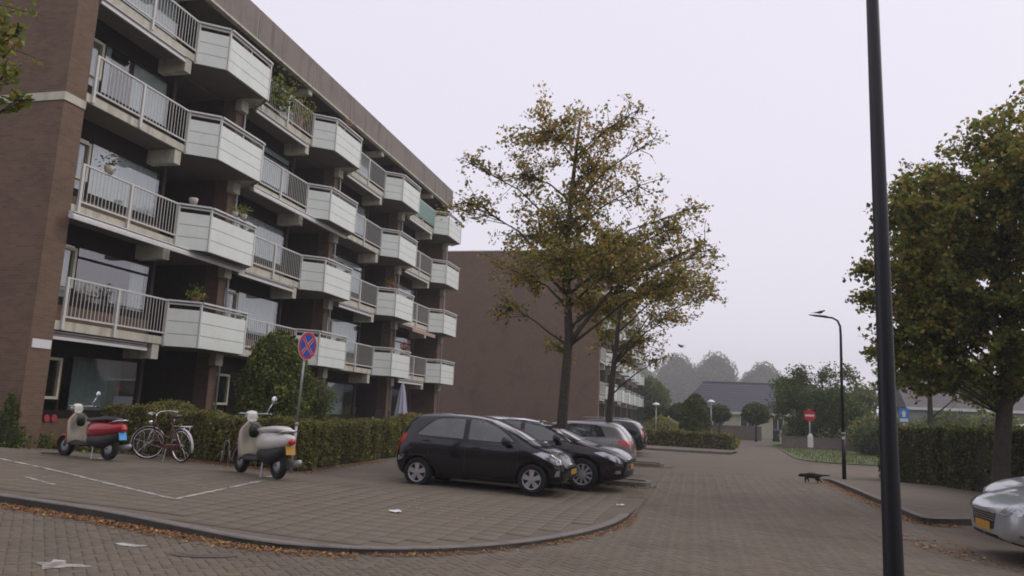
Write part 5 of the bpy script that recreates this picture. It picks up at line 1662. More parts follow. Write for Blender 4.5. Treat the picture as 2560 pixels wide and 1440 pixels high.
def make_scooter(label, loc, rz, fender_m, body_m, cowl_top_m, shield_m, plate_m, seat_m, lean=0.0, sc=1.0, head_m=None):
    root = thing("motor_scooter", label, "scooter", loc, rz, "scooters parked by the hedge")
    root.rotation_euler = (lean, 0, rz)
    root.scale = (sc, sc, sc)
    xf, xr, r = 0.64, -0.62, 0.215
    for x in (xf, xr):
        t = MB()
        t.lathe([(r * .58, -.045), (r * .85, -.055), (r * .97, -.035), (r, 0), (r * .97, .035), (r * .85, .055), (r * .58, .045)], axis='Y', n=24, closed=True)
        w = t.build("wheel", M_rubber, root, smooth=True)
        w.location = (x, 0, r)
        rm = MB()
        rm.lathe([(.02, -.05), (r * .3, -.045), (r * .58, -.03), (r * .6, .03), (r * .3, .045), (.02, .05)], axis='Y', n=16)
        rm.build("rim", M_galv, w, smooth=True)
    # front mudguard
    rows = []
    for k in range(9):
        a = R(-5 + 150 * k / 8)
        rr = r + .05
        rows.append([(xf + rr * math.cos(a) * (1 - .25 * abs(s_)), s_ * .085, r + rr * math.sin(a) * (1 - .10 * s_ * s_) - .03 * abs(s_)) for s_ in (-1, -.6, 0, .6, 1)])
    f = MB()
    n = 5
    vs = [p for q in rows for p in q]
    f.add(vs, [(i * n + j, i * n + j + 1, (i + 1) * n + j + 1, (i + 1) * n + j) for i in range(8) for j in range(4)])
    fo = f.build("mudguard", fender_m, root, smooth=True)
    sol = fo.modifiers.new("s", 'SOLIDIFY'); sol.thickness = 0.012
    m = MB(); m.tube([(xf - .02, .075, r), (xf - .12, .06, .48), (xf - .20, 0, .62)], .022, 8); m.tube([(xf - .02, -.075, r), (xf - .12, -.06, .48), (xf - .20, 0, .62)], .022, 8)
    m.build("fork", M_galv, root, smooth=True)
    # leg shield, curved round the knees
    rows = []
    for k in range(9):
        t = k / 8
        z = .26 + .60 * t
        xc = .36 + .10 * math.sin(t * 1.5) + (.06 * (1 - t) ** 3) - .02
        wd = .21 - .02 * t + (.035 * math.sin(t * math.pi)) - (.10 * max(0, t - .8) / .2)
        rows.append([(xc - .10 * s_ * s_, s_ * wd, z + .02 * (1 - s_ * s_)) for s_ in (-1, -.75, -.4, 0, .4, .75, 1)])
    so = sheet_shell(rows, 0.035).build("leg_shield", [shield_m], root, smooth=True)
    fixn(so.data)
    rows2 = [[(p[0] + .045, p[1] * .98, p[2]) for p in r_] for r_ in rows]
    so = sheet_shell(rows2, 0.02).build("front_panel", [body_m], root, smooth=True)
    fixn(so.data)
    m = MB(); m.loft([((.42, 0, .88), .05, .05, 0), ((.40, 0, .93), .10, .07, 0), ((.44, 0, .99), .11, .06, 0), ((.52, 0, .98), .06, .05, 0)], n=12)
    m.build("handlebar_cover", head_m or body_m, root, smooth=True)
    m = MB(); m.lathe([(.001, .60), (.05, .595), (.07, .56), (.075, .50), (.04, .46)], c=(0, 0, .95), axis='X', n=18)
    m.build("headlight", M_lens, root, smooth=True)
    m = MB(); m.loft([((.335, 0, .74), .07, .09, 0), ((.30, 0, .72), .10, .10, 0), ((.29, 0, .68), .09, .08, 0)], n=12)
    m.build("glove_box", M_black if shield_m is M_cream else shield_m, root, smooth=True)
    for sy in (1, -1):
        m = MB(); m.tube([(.42, sy * .08, .99), (.38, sy * .22, 1.0), (.30, sy * .30, .99)], [.016, .016, .018], 8)
        m.build("handlebar", M_galv, root, smooth=True)
        m = MB(); m.tube([(.345, sy * .26, .995), (.27, sy * .335, .985)], .021, 8)
        m.build("grip", M_black, root, smooth=True)
        if sy > 0:
            continue
        m = MB(); m.tube([(.38, sy * .24, 1.0), (.36, sy * .28, 1.10), (.34, sy * .32, 1.19)], .009, 6)
        mo = m.build("mirror_stalk", M_chrome, root, smooth=True)
        m2 = MB(); m2.loft([((.35, sy * .33, 1.24), .025, .03, 0), ((.335, sy * .33, 1.24), .045, .06, 0), ((.315, sy * .33, 1.24), .048, .064, 0), ((.31, sy * .33, 1.24), .04, .055, 0)], n=14)
        m2.build("mirror", M_mirror, mo, smooth=True)
    m = MB(); m.loft([((-.16, 0, .27), .16, .035, 0), ((.1, 0, .265), .19, .03, 0), ((.36, 0, .27), .20, .03, 0), ((.42, 0, .32), .18, .04, 0)], n=12)
    m.build("floor_board", M_black, root, smooth=True)
    # engine cowl: black belly, painted top
    m = MB(); m.loft([((-.10, 0, .36), .13, .10, 0), ((-.25, 0, .36), .16, .15, 0), ((-.5, 0, .36), .17, .15, 0), ((-.72, 0, .42), .14, .12, 0), ((-.86, 0, .48), .07, .05, 0)], n=16)
    m.build("engine_cover", M_black, root, smooth=True)
    m = MB(); m.loft([((-.03, 0, .52), .10, .12, 0), ((-.10, 0, .55), .155, .16, 0), ((-.28, 0, .57), .185, .165, 0), ((-.52, 0, .585), .19, .15, 0), ((-.76, 0, .60), .155, .12, 0), ((-.93, 0, .625), .09, .075, 0), ((-.98, 0, .63), .045, .045, 0)], n=20)
    m.build("rear_cowl", cowl_top_m, root, smooth=True)
    m = MB(); m.loft([((.02, 0, .735), .07, .02, 0), ((-.03, 0, .745), .115, .045, 0), ((-.25, 0, .755), .145, .055, 0), ((-.42, 0, .775), .15, .055, 0), ((-.66, 0, .785), .14, .05, 0), ((-.80, 0, .775), .10, .035, 0), ((-.84, 0, .77), .05, .015, 0)], n=16)
    m.build("seat", seat_m, root, smooth=True)
    m = MB(); m.tube([(-.70, .13, .72), (-.90, .12, .76), (-.98, .05, .77), (-.98, -.05, .77), (-.90, -.12, .76), (-.70, -.13, .72)], .011, 8)
    m.build("grab_rail", M_chrome, root, smooth=True)
    m = MB(); m.loft([((-.93, 0, .60), .055, .055, 0), ((-.985, 0, .60), .06, .05, 0), ((-1.01, 0, .60), .04, .035, 0)], n=12)
    m.build("tail_light", M_redlens, root, smooth=True)
    m = MB(); m.bar((-.97, 0, .40), (-.93, 0, .54), 0.16, 0.012, up=(1, 0, .3))
    m.build("number_plate", plate_m, root)
    m = MB(); m.loft([((-.60, -.17, .20), .03, .03, 0), ((-.70, -.17, .22), .055, .055, 0), ((-.95, -.17, .27), .055, .055, 0), ((-.99, -.17, .28), .03, .03, 0)], n=12)
    m.build("exhaust", M_galv, root, smooth=True)
    m = MB(); m.tube([(-.28, .10, .25), (-.33, .14, .01)], .013, 6); m.tube([(-.28, -.10, .25), (-.33, -.14, .01)], .013, 6); m.tube([(-.33, .14, .015), (-.33, -.14, .015)], .012, 6)
    m.build("centre_stand", M_galv, root)
    return root

def gpos(x, y):
    return (x, y, gz(x, y))
make_scooter("red motor scooter with black seat and blue plate near the brick gable", gpos(-11.62, 13.0), math.atan2(.20, -.98), M_redp, M_redp, M_redp, M_cream, M_plate_b, M_seat, head_m=M_whitep)
make_scooter("white and pink motor scooter with yellow plate beside the no stopping sign", gpos(-7.83, 13.0), math.atan2(.52, -.855), M_pink, M_pink, M_whitep, M_cream, M_plate_y, M_whitep, sc=1.12, head_m=M_whitep)

def make_bike(loc, rz, lean):
    root = thing("bicycle", "old city bicycle with maroon frame leaning on the hedge between the two scooters", "bicycle", loc, rz)
    root.rotation_euler = (lean, 0, rz)
    M_frame_b = paint("paint_bicycle_maroon", (0.10, 0.018, 0.022), 0.1, 0.35)
    M_wh = mat("bicycle_white_guard", (0.62, 0.62, 0.60), 0.4)
    r = 0.345
    st = R(42)
    def wheel_at(parent, c, ang, nm):
        tm = MB(); tm.lathe([(r - .035, -.012), (r - .02, -.02), (r, 0), (r - .02, .02), (r - .035, .012)], axis='Y', n=40, closed=True)
        w = tm.build(nm, M_rubber, root, smooth=True)
        w.location = c
        w.rotation_euler = (0, 0, ang)
        rm = MB(); rm.lathe([(r - .05, -.014), (r - .035, -.018), (r - .03, 0), (r - .035, .018), (r - .05, .014)], axis='Y', n=40, closed=True)
        rm.build("rim", M_chrome, w, smooth=True)
        for k in range(18):
            a = 2 * math.pi * k / 18
            s_ = MB(); s_.tube([(0.02 * math.cos(a + .9), .025 if k % 2 else -.025, .02 * math.sin(a + .9)), ((r - .045) * math.cos(a), 0, (r - .045) * math.sin(a))], .0018, 3, cap=False)
            s_.build("spoke", M_chrome, w)
        h = MB(); h.tube([(0, -.05, 0), (0, .05, 0)], .022, 10); h.build("hub", M_galv, w, smooth=True)
        return w
    xr, xf = -.53, .56
    wheel_at(root, (xr, 0, r), 0, "wheel")
    wheel_at(root, (xf, 0, r), st, "wheel")
    f = MB()
    bb, seat_t, head_t, head_b = (-.08, 0, .29), (-.27, 0, .78), (.33, 0, .86), (.38, 0, .66)
    f.tube([bb, seat_t], .016, 8); f.tube([bb, (.12, 0, .36), head_b], .019, 8); f.tube([(-.16, 0, .48), (.1, 0, .55), (.34, 0, .80)], .016, 8); f.tube([head_b, head_t], .019, 8)
    for sy in (-.05, .05):
        f.tube([(xr, sy, r), (-.10, sy * .5, .29)], .010, 6); f.tube([(xr, sy, r), (-.25, sy * .5, .70)], .009, 6)
    f.build("frame", M_frame_b, root, smooth=True)
    k = MB()
    for sy in (-.05, .05): k.tube([(xf, sy, r), (.44, sy, .55), (.395, 0, .64)], [.009, .012, .014], 6)
    k.build("fork", M_wh, root, smooth=True)
    for (c, a0, a1, ang, nm) in (((xr, 0, r), 20, 200, 0, "rear_mudguard"), ((xf, 0, r), -5, 150, st, "front_mudguard")):
        g_ = MB()
        rows = []
        for i in range(13):
            a = R(a0 + (a1 - a0) * i / 12)
            rows += [((r + .02) * math.cos(a) * (1 - .03 * abs(s_)), s_ * .028, (r + .02) * math.sin(a)) for s_ in (-1, 0, 1)]
        g_.add(rows, [(i * 3 + j, i * 3 + j + 1, (i + 1) * 3 + j + 1, (i + 1) * 3 + j) for i in range(12) for j in range(2)])
        o = g_.build(nm, M_wh, root, smooth=True)
        o.location = c; o.rotation_euler = (0, 0, ang)
        so = o.modifiers.new("s", 'SOLIDIFY'); so.thickness = .004
    cc = MB(); cc.loft([((-.56, .055, .33), .012, .06, 0), ((-.4, .055, .32), .014, .065, 0), ((-.1, .055, .29), .014, .10, 0), ((0.02, .055, .29), .012, .07, 0)], n=10)
    cc.build("chain_case", M_frame_b, root, smooth=True)
    c2 = MB(); c2.tube([(-.08, .09, .29), (-.02, .09, .14)], .008, 6); c2.bar((-.06, .12, .14), (.03, .12, .14), .08, .02); c2.tube([(-.08, -.09, .29), (-.14, -.09, .44)], .008, 6); c2.bar((-.18, -.12, .44), (-.09, -.12, .44), .08, .02)
    c2.build("pedals", M_galv, root)
    s_ = MB(); s_.tube([seat_t, (-.30, 0, .92)], .012, 8); s_.build("seat_post", M_chrome, root, smooth=True)
    s_ = MB(); s_.loft([((-.44, 0, .95), .06, .02, 0), ((-.41, 0, .96), .105, .04, 0), ((-.30, 0, .96), .09, .038, 0), ((-.18, 0, .955), .035, .025, 0), ((-.13, 0, .95), .02, .015, 0)], n=12)
    s_.build("saddle", M_seat, root, smooth=True)
    h = MB(); h.tube([head_t, (.30, 0, .98)], .013, 8); h.build("stem", M_chrome, root, smooth=True)
    for sy in (1, -1):
        h = MB(); h.tube([(.30, 0, .98), (.33, sy * .12, 1.02), (.26, sy * .26, 1.03), (.06, sy * .30, 1.01)], .011, 8); h.build("handlebar", M_chrome, root, smooth=True)
        h = MB(); h.tube([(.14, sy * .29, 1.02), (.02, sy * .305, 1.005)], .017, 8); h.build("grip", M_wh, root, smooth=True)
    b = MB()
    for sy in (-.07, 0, .07): b.tube([(-.36, sy, .755), (-.80, sy, .755)], .006, 6)
    for xx in (-.36, -.55, -.80): b.tube([(xx, -.07, .755), (xx, .07, .755)], .006, 6)
    for sy in (-.07, .07): b.tube([(-.72, sy, .755), (xr, sy * .8, r)], .006, 6)
    b.build("luggage_rack", M_chrome, root, smooth=True)
    l = MB(); l.loft([((.46, 0, .80), .03, .03, 0), ((.50, 0, .80), .04, .04, 0), ((.53, 0, .80), .035, .035, 0)], n=12); l.build("lamp", M_chrome, root, smooth=True)
    l = MB(); l.tube([(-.12, .06, .28), (-.16, .17, .01)], .009, 6); l.build("side_stand", M_galv, root)
    # plaited basket bag hung at the handlebar side
    k = MB(); k.lathe([(.001, .0), (.07, .0), (.10, .05), (.115, .16), (.12, .17), (.10, .16), (.09, .05)], c=(.02, -.26, .78), n=16); k.build("basket", mat("wicker", (.14, .085, .055), .9, var=.4, vscale=30, bump=.6), root, smooth=True)
    return root
make_bike(gpos(-11.0, 14.52), math.atan2(.28, -.96), R(-6))

# chain lock lying in front of the red scooter wheel
lk = MB(); lk.tube([(0, 0, .012), (.12, .05, .012), (.26, .02, .012), (.38, .07, .012), (.30, .12, .012), (.15, .10, .012)], .012, 6)
lk.build("chain_lock", M_black, None, smooth=True, label="dark chain lock lying on the pavement by the red scooter front wheel", cat="lock", loc=gpos(-12.75, 13.05))

# bicycle hoops half buried in the hedge
for (x, y, lab) in ((-12.35, 15.42, "metal bicycle hoop poking from the hedge left of the bicycle"), (-9.9, 15.05, "metal bicycle hoop poking from the hedge right of the bicycle")):
    m = MB()
    pts = [(-.06, 0, 0), (-.06, 0, .42)] + [(.06 * math.cos(R(a)), 0, .45 + .06 * math.sin(R(a))) for a in (180, 150, 120, 90, 60, 30, 0)] + [(.06, 0, .42), (.06, 0, 0)]
    m.tube(pts, .010, 6)
    m.tube([(-.11, 0, 0), (-.09, 0, .3)], .008, 6); m.tube([(.11, 0, 0), (.09, 0, .3)], .008, 6)
    m.build("bicycle_hoop", M_galv, None, smooth=True, label=lab, cat="bicycle rack", group="bicycle hoops in the hedge", loc=gpos(x, y))

# ================================================================== SIGNS, LAMPS AND POSTS
def disc(m, r, c, thick, mi, n=40, normal_y=-1):
    m.lathe([(0.0005, c[1] - thick / 2), (r, c[1] - thick / 2), (r, c[1] + thick / 2), (0.0005, c[1] + thick / 2)], c=(c[0], 0, c[2]), axis='Y', n=n, mi=mi)

# no-stopping sign: red ring and saltire on blue, turned towards the road
sx, sy_ = -8.08, 14.62
ns = thing("no_stopping_sign", "round blue and red no stopping sign on a leaning grey pole by the hedge", "traffic sign", (sx, sy_, gz(sx, sy_)), R(38))
ns.rotation_euler = (R(0), R(2.2), R(0))
p = MB(); p.tube([(0, 0, -.05), (0, 0, 1.0)], .030, 12); p.tube([(0, 0, 1.0), (0, 0, 2.86)], .024, 12); p.tube([(0, 0, .97), (0, 0, 1.03)], .036, 12)
p.build("pole", M_galv, ns, smooth=True)
fo = bpy.data.objects.new("sign_face", None)
def sign_part(nm, mb, m, parent, zc, rot):
    o = mb.build(nm, m, parent)
    fixn(o.data)
    o.location = (.035 * math.sin(rot), -.035 * math.cos(rot), zc)
    o.rotation_euler = (0, 0, rot)
    return o
ROT = R(80)
q = MB(); disc(q, .30, (0, 0, 0), .012, 0); plate0 = sign_part("sign_plate", q, M_galv, ns, 2.62, ROT)
def ring(r0, r1, y):
    m = MB(); m.lathe([(r0, y), (r1, y), (r1, y - .002), (r0, y - .002)], axis='Y', n=48, closed=True); return m
def sub(nm, mb, m): 
    o = mb.build(nm, m, plate0); fixn(o.data); return o
q = MB(); disc(q, .2495, (0, -.008, 0), .003, 0, 48); sub("blue_field", q, M_blue)
sub("white_rim", ring(.285, .2995, -.0078), mat("sign_rim_pinkish_white", (.62, .45, .45), .4))
sub("red_ring", ring(.236, .284, -.0096), M_red)
for a in (45, -45):
    m = MB(); u = Vector((math.cos(R(a)), 0, math.sin(R(a)))); yo = -.0125 if a > 0 else -.0135
    m.bar(u * -.235 + Vector((0, yo, 0)), u * .235 + Vector((0, yo, 0)), .052, .002, up=(0, 1, 0)); sub("red_bar", m, M_red)
    for s_ in (1, -1):
        v = Vector((-u.z, 0, u.x)) * .030 * s_
        m = MB(); m.bar(u * -.232 + v + Vector((0, yo + .0006, 0)), u * .232 + v + Vector((0, yo + .0006, 0)), .008, .002, up=(0, 1, 0)); sub("white_edge", m, M_signwhite)
q = MB(); q.box(-.03, .03, -.03, .03, 2.54, 2.58); q.box(-.03, .03, -.03, .03, 2.66, 2.70); q.build("clamp", M_galv, ns)

# no-entry sign with a white box on its post
ne = thing("no_entry_sign", "red round no entry sign with white bar on the grass verge", "traffic sign", (5.76, 43.0, 0.02))
p = MB(); p.tube([(0, 0, 0), (0, 0, 2.4)], .03, 10); p.build("pole", M_galv, ne, smooth=True)
q = MB(); disc(q, .30, (0, -.045, 2.08), .012, 0); o = q.build("sign_plate", M_red, ne); fixn(o.data)
q = MB(); q.box(-.22, .22, -.056, -.052, 2.03, 2.13); q.build("white_bar", M_signwhite, ne)
mp = thing("white_marker_post", "small white marker box on a stick in front of the no entry sign", "marker post", (5.70, 42.4, 0.02))
q = MB(); q.prism([(-.13, -.05), (.13, -.05), (.13, .05), (-.13, .05)], .46, 1.02); q.add([(-.13, -.05, 1.02), (.13, -.05, 1.02), (.13, .05, 1.02), (-.13, .05, 1.02), (-.05, 0, 1.17), (.05, 0, 1.17)], [(0, 1, 5, 4), (2, 3, 4, 5), (1, 2, 5), (3, 0, 4)])
o = q.build("box", M_signwhite, mp); fixn(o.data)
q = MB(); q.box(-.02, .02, -.02, .02, 0, .46); q.build("stick", M_galv, mp)

# lamp posts
lamp = thing("street_lamp", "slim dark street lamp with a curved arm on the right pavement", "street lamp", (4.39, 25.6, 0.0))
p = MB(); p.tube([(0, 0, -.05), (0, 0, 1.4)], .060, 12); p.tube([(0, 0, 1.4), (0, 0, 3.0), (0.01, 0, 4.4), (0.0, 0, 4.7), (-.07, 0, 4.88), (-.22, 0, 4.97), (-.5, 0, 5.0)], [.055, .045, .038, .035, .032, .03, .028], 10)
p.build("pole", M_lamp_post, lamp, smooth=True)
p = MB(); p.loft([((-.35, 0, 5.0), .03, .025, 0), ((-.45, 0, 5.01), .07, .035, 0), ((-.70, 0, 5.03), .085, .03, 0), ((-.92, 0, 5.06), .03, .012, 0)], n=12); p.build("lamp_head", M_lamp_post, lamp, smooth=True)
p = MB(); p.tube([(0, 0, 1.37), (0, 0, 1.43)], .066, 12); p.build("collar", M_galv, lamp, smooth=True)
p = MB(); p.box(-.04, .04, -.068, -.058, 1.22, 1.30); p.build("number_tag", M_signwhite, lamp)

near = thing("near_lamp_post", "thick dark lamp post standing close to the camera, crossing the right side", "lamp post", (1.108, 5.0, 0.0))
p = MB(); p.tube([(0, 0, -.05), (0, 0, .4), (0, 0, 1.6), (0, 0, 3.2), (0, 0, 5.2), (0, 0, 7.0)], [.060, .0585, .0495, .0425, .034, .03], 20)
p.build("pole", M_lamp_post, near, smooth=True)
p = MB(); p.tube([(0, 0, 6.98), (-.05, 0, 7.2), (-.3, 0, 7.35), (-.8, 0, 7.4)], .03, 10); p.loft([((-.7, 0, 7.4), .04, .03, 0), ((-.9, 0, 7.42), .1, .04, 0), ((-1.3, 0, 7.45), .06, .02, 0)], n=12); p.build("lamp_head", M_lamp_post, near, smooth=True)

M_opal = mat("opal_glass_shade", (0.72, 0.73, 0.72), 0.35)
for (x, y, h, lab) in ((-2.72, 55, 2.62, "small mushroom garden lamp at the left of the far hedge"), (1.0, 55, 2.95, "small mushroom garden lamp right of the far domed conifer")):
    g_ = thing("garden_lamp", lab, "garden lamp", (x, y, 0.0), 0, "mushroom garden lamps")
    p = MB(); p.tube([(0, 0, 0), (0, 0, h - .12)], [.035, .028], 8); p.build("pole", M_galv, g_, smooth=True)
    p = MB(); p.lathe([(.02, h - .16), (.06, h - .12), (.07, h - .04)], n=16); p.build("lamp_glass", M_opal, g_, smooth=True)
    p = MB(); p.lathe([(.26, h - .05), (.25, h - .02), (.16, h + .06), (.06, h + .10), (.001, h + .11)], n=20); p.lathe([(.001, h - .045), (.26, h - .05)], n=20); p.build("shade", M_opal, g_, smooth=True)

bl = thing("blue_sign", "small blue information sign on a post behind the dark pole at the right", "sign", (10.75, 45.0, 0.0))
p = MB(); p.tube([(0, 0, 0), (0, 0, 2.7)], .03, 8); p.build("pole", M_galv, bl, smooth=True)
p = MB(); p.box(-.24, .24, -.05, -.035, 1.95, 2.70); p.build("sign_plate", mat("sign_light_blue", (.05, .22, .60), .4), bl)
p = MB(); p.box(-.20, .20, -.056, -.052, 2.0, 2.16); p.build("white_field", M_signwhite, bl)
p = MB(); p.add([(-.08, -.054, 2.25), (.08, -.054, 2.25), (.08, -.054, 2.42), (.14, -.054, 2.42), (0, -.054, 2.6), (-.14, -.054, 2.42), (-.08, -.054, 2.42)], [(0, 1, 2, 3, 4, 5, 6)]); p.build("white_arrow", M_signwhite, bl)

# ================================================================== HOUSES AND WALLS BEYOND
M_slate = mat("slate_roof", (0.085, 0.083, 0.105), 0.7, var=0.15, vscale=6, bump=0.2)
M_tileroof = mat("grey_tile_roof", (0.115, 0.10, 0.098), 0.75, var=0.2, vscale=5, bump=0.2)
M_render = mat("cream_render", (0.52, 0.48, 0.38), 0.85, var=0.06, vscale=1.5)
M_gardenwall = brick_mat("garden_wall_brick", (0.19, 0.155, 0.13), (0.16, 0.13, 0.11), (0.2, 0.17, 0.15))
M_fasc = mat("white_fascia", (0.62, 0.62, 0.60), 0.6)

hs = thing("bungalow", "cream bungalow with a big dark grey slate hip roof at the end of the road", "house", (7.0, 92.0, 0.0))
x0, x1, y0, y1, ze, zr = -9.2, 9.0, -2.0, 7.0, 2.72, 6.15
MB().box(x0 + .5, x1 - .5, y0 + .5, y1 - .5, -.1, ze).build("wall", M_render, hs)
m = MB(); m.add([(x0, y0, ze), (x1, y0, ze), (x1, y1, ze), (x0, y1, ze), (x0 + 3.0, (y0 + y1) / 2, zr), (x1 - 2.5, (y0 + y1) / 2, zr)], [(0, 1, 5, 4), (1, 2, 5), (2, 3, 4, 5), (3, 0, 4), (3, 2, 1, 0)])
rf = m.build("roof", M_slate, hs); fixn(rf.data)
m = MB(); m.tube([(x0 + 3.0, (y0 + y1) / 2, zr + .03), (x1 - 2.5, (y0 + y1) / 2, zr + .03)], .10, 6); m.build("ridge_cap", M_slate, rf)
for k in range(12):            # courses of slates standing slightly proud
    t = (k + .5) / 12
    ya, za = y0 + t * (y1 - y0) / 2, ze + t * (zr - ze)
    xa, xb = x0 + 3.0 * t + .1, x1 - 2.5 * t - .1
    c = MB(); c.bar((xa, ya - .02, za + .02), (xb, ya - .02, za + .02), .12, .025, up=(0, -.6, .8)); c.build("slate_course", M_slate, rf)
for (a, b, c, d, nm) in ((x0 - .03, x1 + .03, y0 - .06, y0, "fascia"), (x0 - .06, x0, y0 - .06, y1, "fascia"), (x1, x1 + .06, y0 - .06, y1, "fascia")):
    MB().box(a, b, c, d, ze - .24, ze + .02).build(nm, M_fasc, hs)
for (wx, ww) in ((-5.2, 1.2), (-2.2, 1.6), (1.2, 1.2), (4.5, 1.4)):
    f = MB(); z_0, z_1 = .9, 2.2; yw = y0 + .5
    for (p_, q_, r0, r1) in ((wx, wx + .08, z_0, z_1), (wx + ww - .08, wx + ww, z_0, z_1), (wx + ww / 2 - .04, wx + ww / 2 + .04, z_0, z_1), (wx, wx + ww, z_0 - .08, z_0), (wx, wx + ww, z_1, z_1 + .08)):
        f.box(p_, q_, yw - .05, yw + .0, r0, r1)
    w = f.build("window", M_fasc, hs)
    MB().box(wx + .08, wx + ww - .08, yw - .025, yw - .005, z_0, z_1).build("pane", M_carglass, w)

# garden wall closing the road, gate pillars and wheelie bins
gw_ = thing("garden_wall", "long low brown garden wall at the end of the road in front of the bungalow", "wall", (-4.0, 75.5, 0))
MB().box(-4.0, 9.9, 0, .22, -.1, 1.22).build("wall", M_gardenwall, gw_); MB().box(-4.05, 9.95, -.03, .25, 1.22, 1.28).build("coping", M_kerb, gw_)
for k, (x, w_, d_, h_, lab) in enumerate(((7.0, .75, .8, 1.35, "tall grey wheelie bin left of the shrub at the road end"), (7.75, .7, .8, 1.6, "grey garden gate pillar with rounded top at the road end"))):
    if k == 0:
        bn = thing("wheelie_bin", lab, "bin", (x, 73.5, 0.03))
        q = MB(); q.prism([(-.28, -.3), (.28, -.3), (.28, .3), (-.28, .3)], .06, .98); q.v = [(v[0] * (.86 if v[2] < .5 else 1), v[1] * (.86 if v[2] < .5 else 1), v[2]) for v in q.v]; q.build("body", mat("bin_dark", (.025, .027, .03), .6), bn)
        q = MB(); q.loft([((-.31, 0, 1.02), .31, .03, 0), ((0, 0, 1.05), .33, .05, 0), ((.31, 0, 1.02), .31, .03, 0)], n=12); q.build("lid", mat("bin_lid", (.03, .035, .035), .5), bn, smooth=True)
        q = MB(); q.tube([(-.3, .26, .1), (.3, .26, .1)], .1, 12); q.build("wheels", M_rubber, bn, smooth=True)
    else:
        pl = thing("gate_pillar", lab, "pillar", (x, 73.2, 0.03))
        q = MB(); q.prism([(-.3, -.2), (.3, -.2), (.3, .2), (-.3, .2)], 0, 1.35); q.build("shaft", mat("pillar_grey", (.16, .16, .17), .8, var=.1), pl)
        q = MB(); q.loft([((-.31, 0, 1.36), .21, .05, 0), ((-.15, 0, 1.42), .21, .12, 0), ((.15, 0, 1.42), .21, .12, 0), ((.31, 0, 1.36), .21, .05, 0)], n=12); q.build("cap", MATS["pillar_grey"], pl, smooth=True)
fb = thing("black_gate_panel", "black slatted gate panel at the right of the gate pillar", "gate", (8.5, 73.2, .03))
for k in range(7):
    MB().box(-.32 + k * .12, -.23 + k * .12, -.02, .02, 0, 1.35 - .11 * k).build("slat", M_black, fb)

# terraced houses at the far right
th = thing("terraced_house", "long low house with grey tiled roof behind the tall hedge at the far right", "house", (21.0, 64.0, 0.0))
x0, x1, y0, y1, ze, zr = -5.5, 18.0, 0.0, 8.0, 3.25, 6.0
MB().box(x0 + .3, x1 - .3, y0 + .3, y1 - .3, -.1, ze).build("wall", mat("grey_render", (.26, .26, .28), .85, var=.08), th)
m = MB(); m.add([(x0, y0, ze), (x1, y0, ze), (x1, y1, ze), (x0, y1, ze), (x0, 4, zr), (x1, 4, zr)], [(0, 1, 5, 4), (2, 3, 4, 5), (0, 4, 3), (1, 2, 5), (3, 2, 1, 0)])
rf = m.build("roof", M_tileroof, th); fixn(rf.data)
MB().box(x0, x1, y0 - .06, y0, ze - .16, ze + .04).build("gutter", M_fasc, th)
MB().box(-2.0, -1.2, 3.0, 3.8, zr - 1.2, zr + .7).build("chimney", M_gardenwall, rf)
for wx in (-4.2, -1, 3, 7):
    f = MB()
    for (p_, q_, r0, r1) in ((wx, wx + .08, .9, 2.3), (wx + 1.5, wx + 1.58, .9, 2.3), (wx, wx + 1.58, .82, .9), (wx, wx + 1.58, 2.3, 2.38)):
        f.box(p_, q_, y0 + .24, y0 + .3, r0, r1)
    w = f.build("window", M_fasc, th); MB().box(wx + .08, wx + 1.5, y0 + .265, y0 + .29, .9, 2.3).build("pane", M_carglass, w)
for k, (x, lab) in enumerate(((15.2, "white dormer on the grey tiled roof behind the near dark pole"),)):
    pass
wl = thing("garden_wall", "long low brown garden fence wall behind the tall hedge at the right", "wall", (20.0, 50.0, 0))
MB().box(-7, 12, 0, .2, -.1, 1.75).build("wall", mat("brown_fence", (.20, .15, .12), .9, var=.1), wl); MB().box(-7.05, 12.05, -.03, .23, 1.75, 1.81).build("coping", M_fasc, wl)
cp = thing("white_tent", "white canopy roof behind the tall hedge at the right edge", "canopy", (23.0, 54.0, 0))
m = MB(); m.add([(-4, -2, 2.1), (4, -2, 2.1), (4, 2, 2.1), (-4, 2, 2.1), (0, 0, 3.0), (-4, -2, 1.95), (4, -2, 1.95), (4, 2, 1.95), (-4, 2, 1.95)], [(0, 1, 4), (1, 2, 4), (2, 3, 4), (3, 0, 4), (0, 5, 6, 1), (1, 6, 7, 2), (2, 7, 8, 3), (3, 8, 5, 0)])
o = m.build("roof_cloth", mat("white_cloth", (.66, .67, .68), .8, transl=.3), cp); fixn(o.data)
for (x, y) in ((-3.9, -1.9), (3.9, -1.9), (3.9, 1.9), (-3.9, 1.9)):
    MB().box(x - .04, x + .04, y - .04, y + .04, 0, 2.0).build("post", M_galv, cp)
for (x, lab) in ((9.2, "low brown brick garden wall behind the no entry sign"),):
    w_ = thing("low_garden_wall", lab, "wall", (x, 56.0, 0)); MB().box(-3.5, 4.5, 0, .2, -.1, .75).build("wall", M_gardenwall, w_); MB().box(-3.55, 4.55, -.03, .23, .75, .8).build("coping", M_kerb, w_)

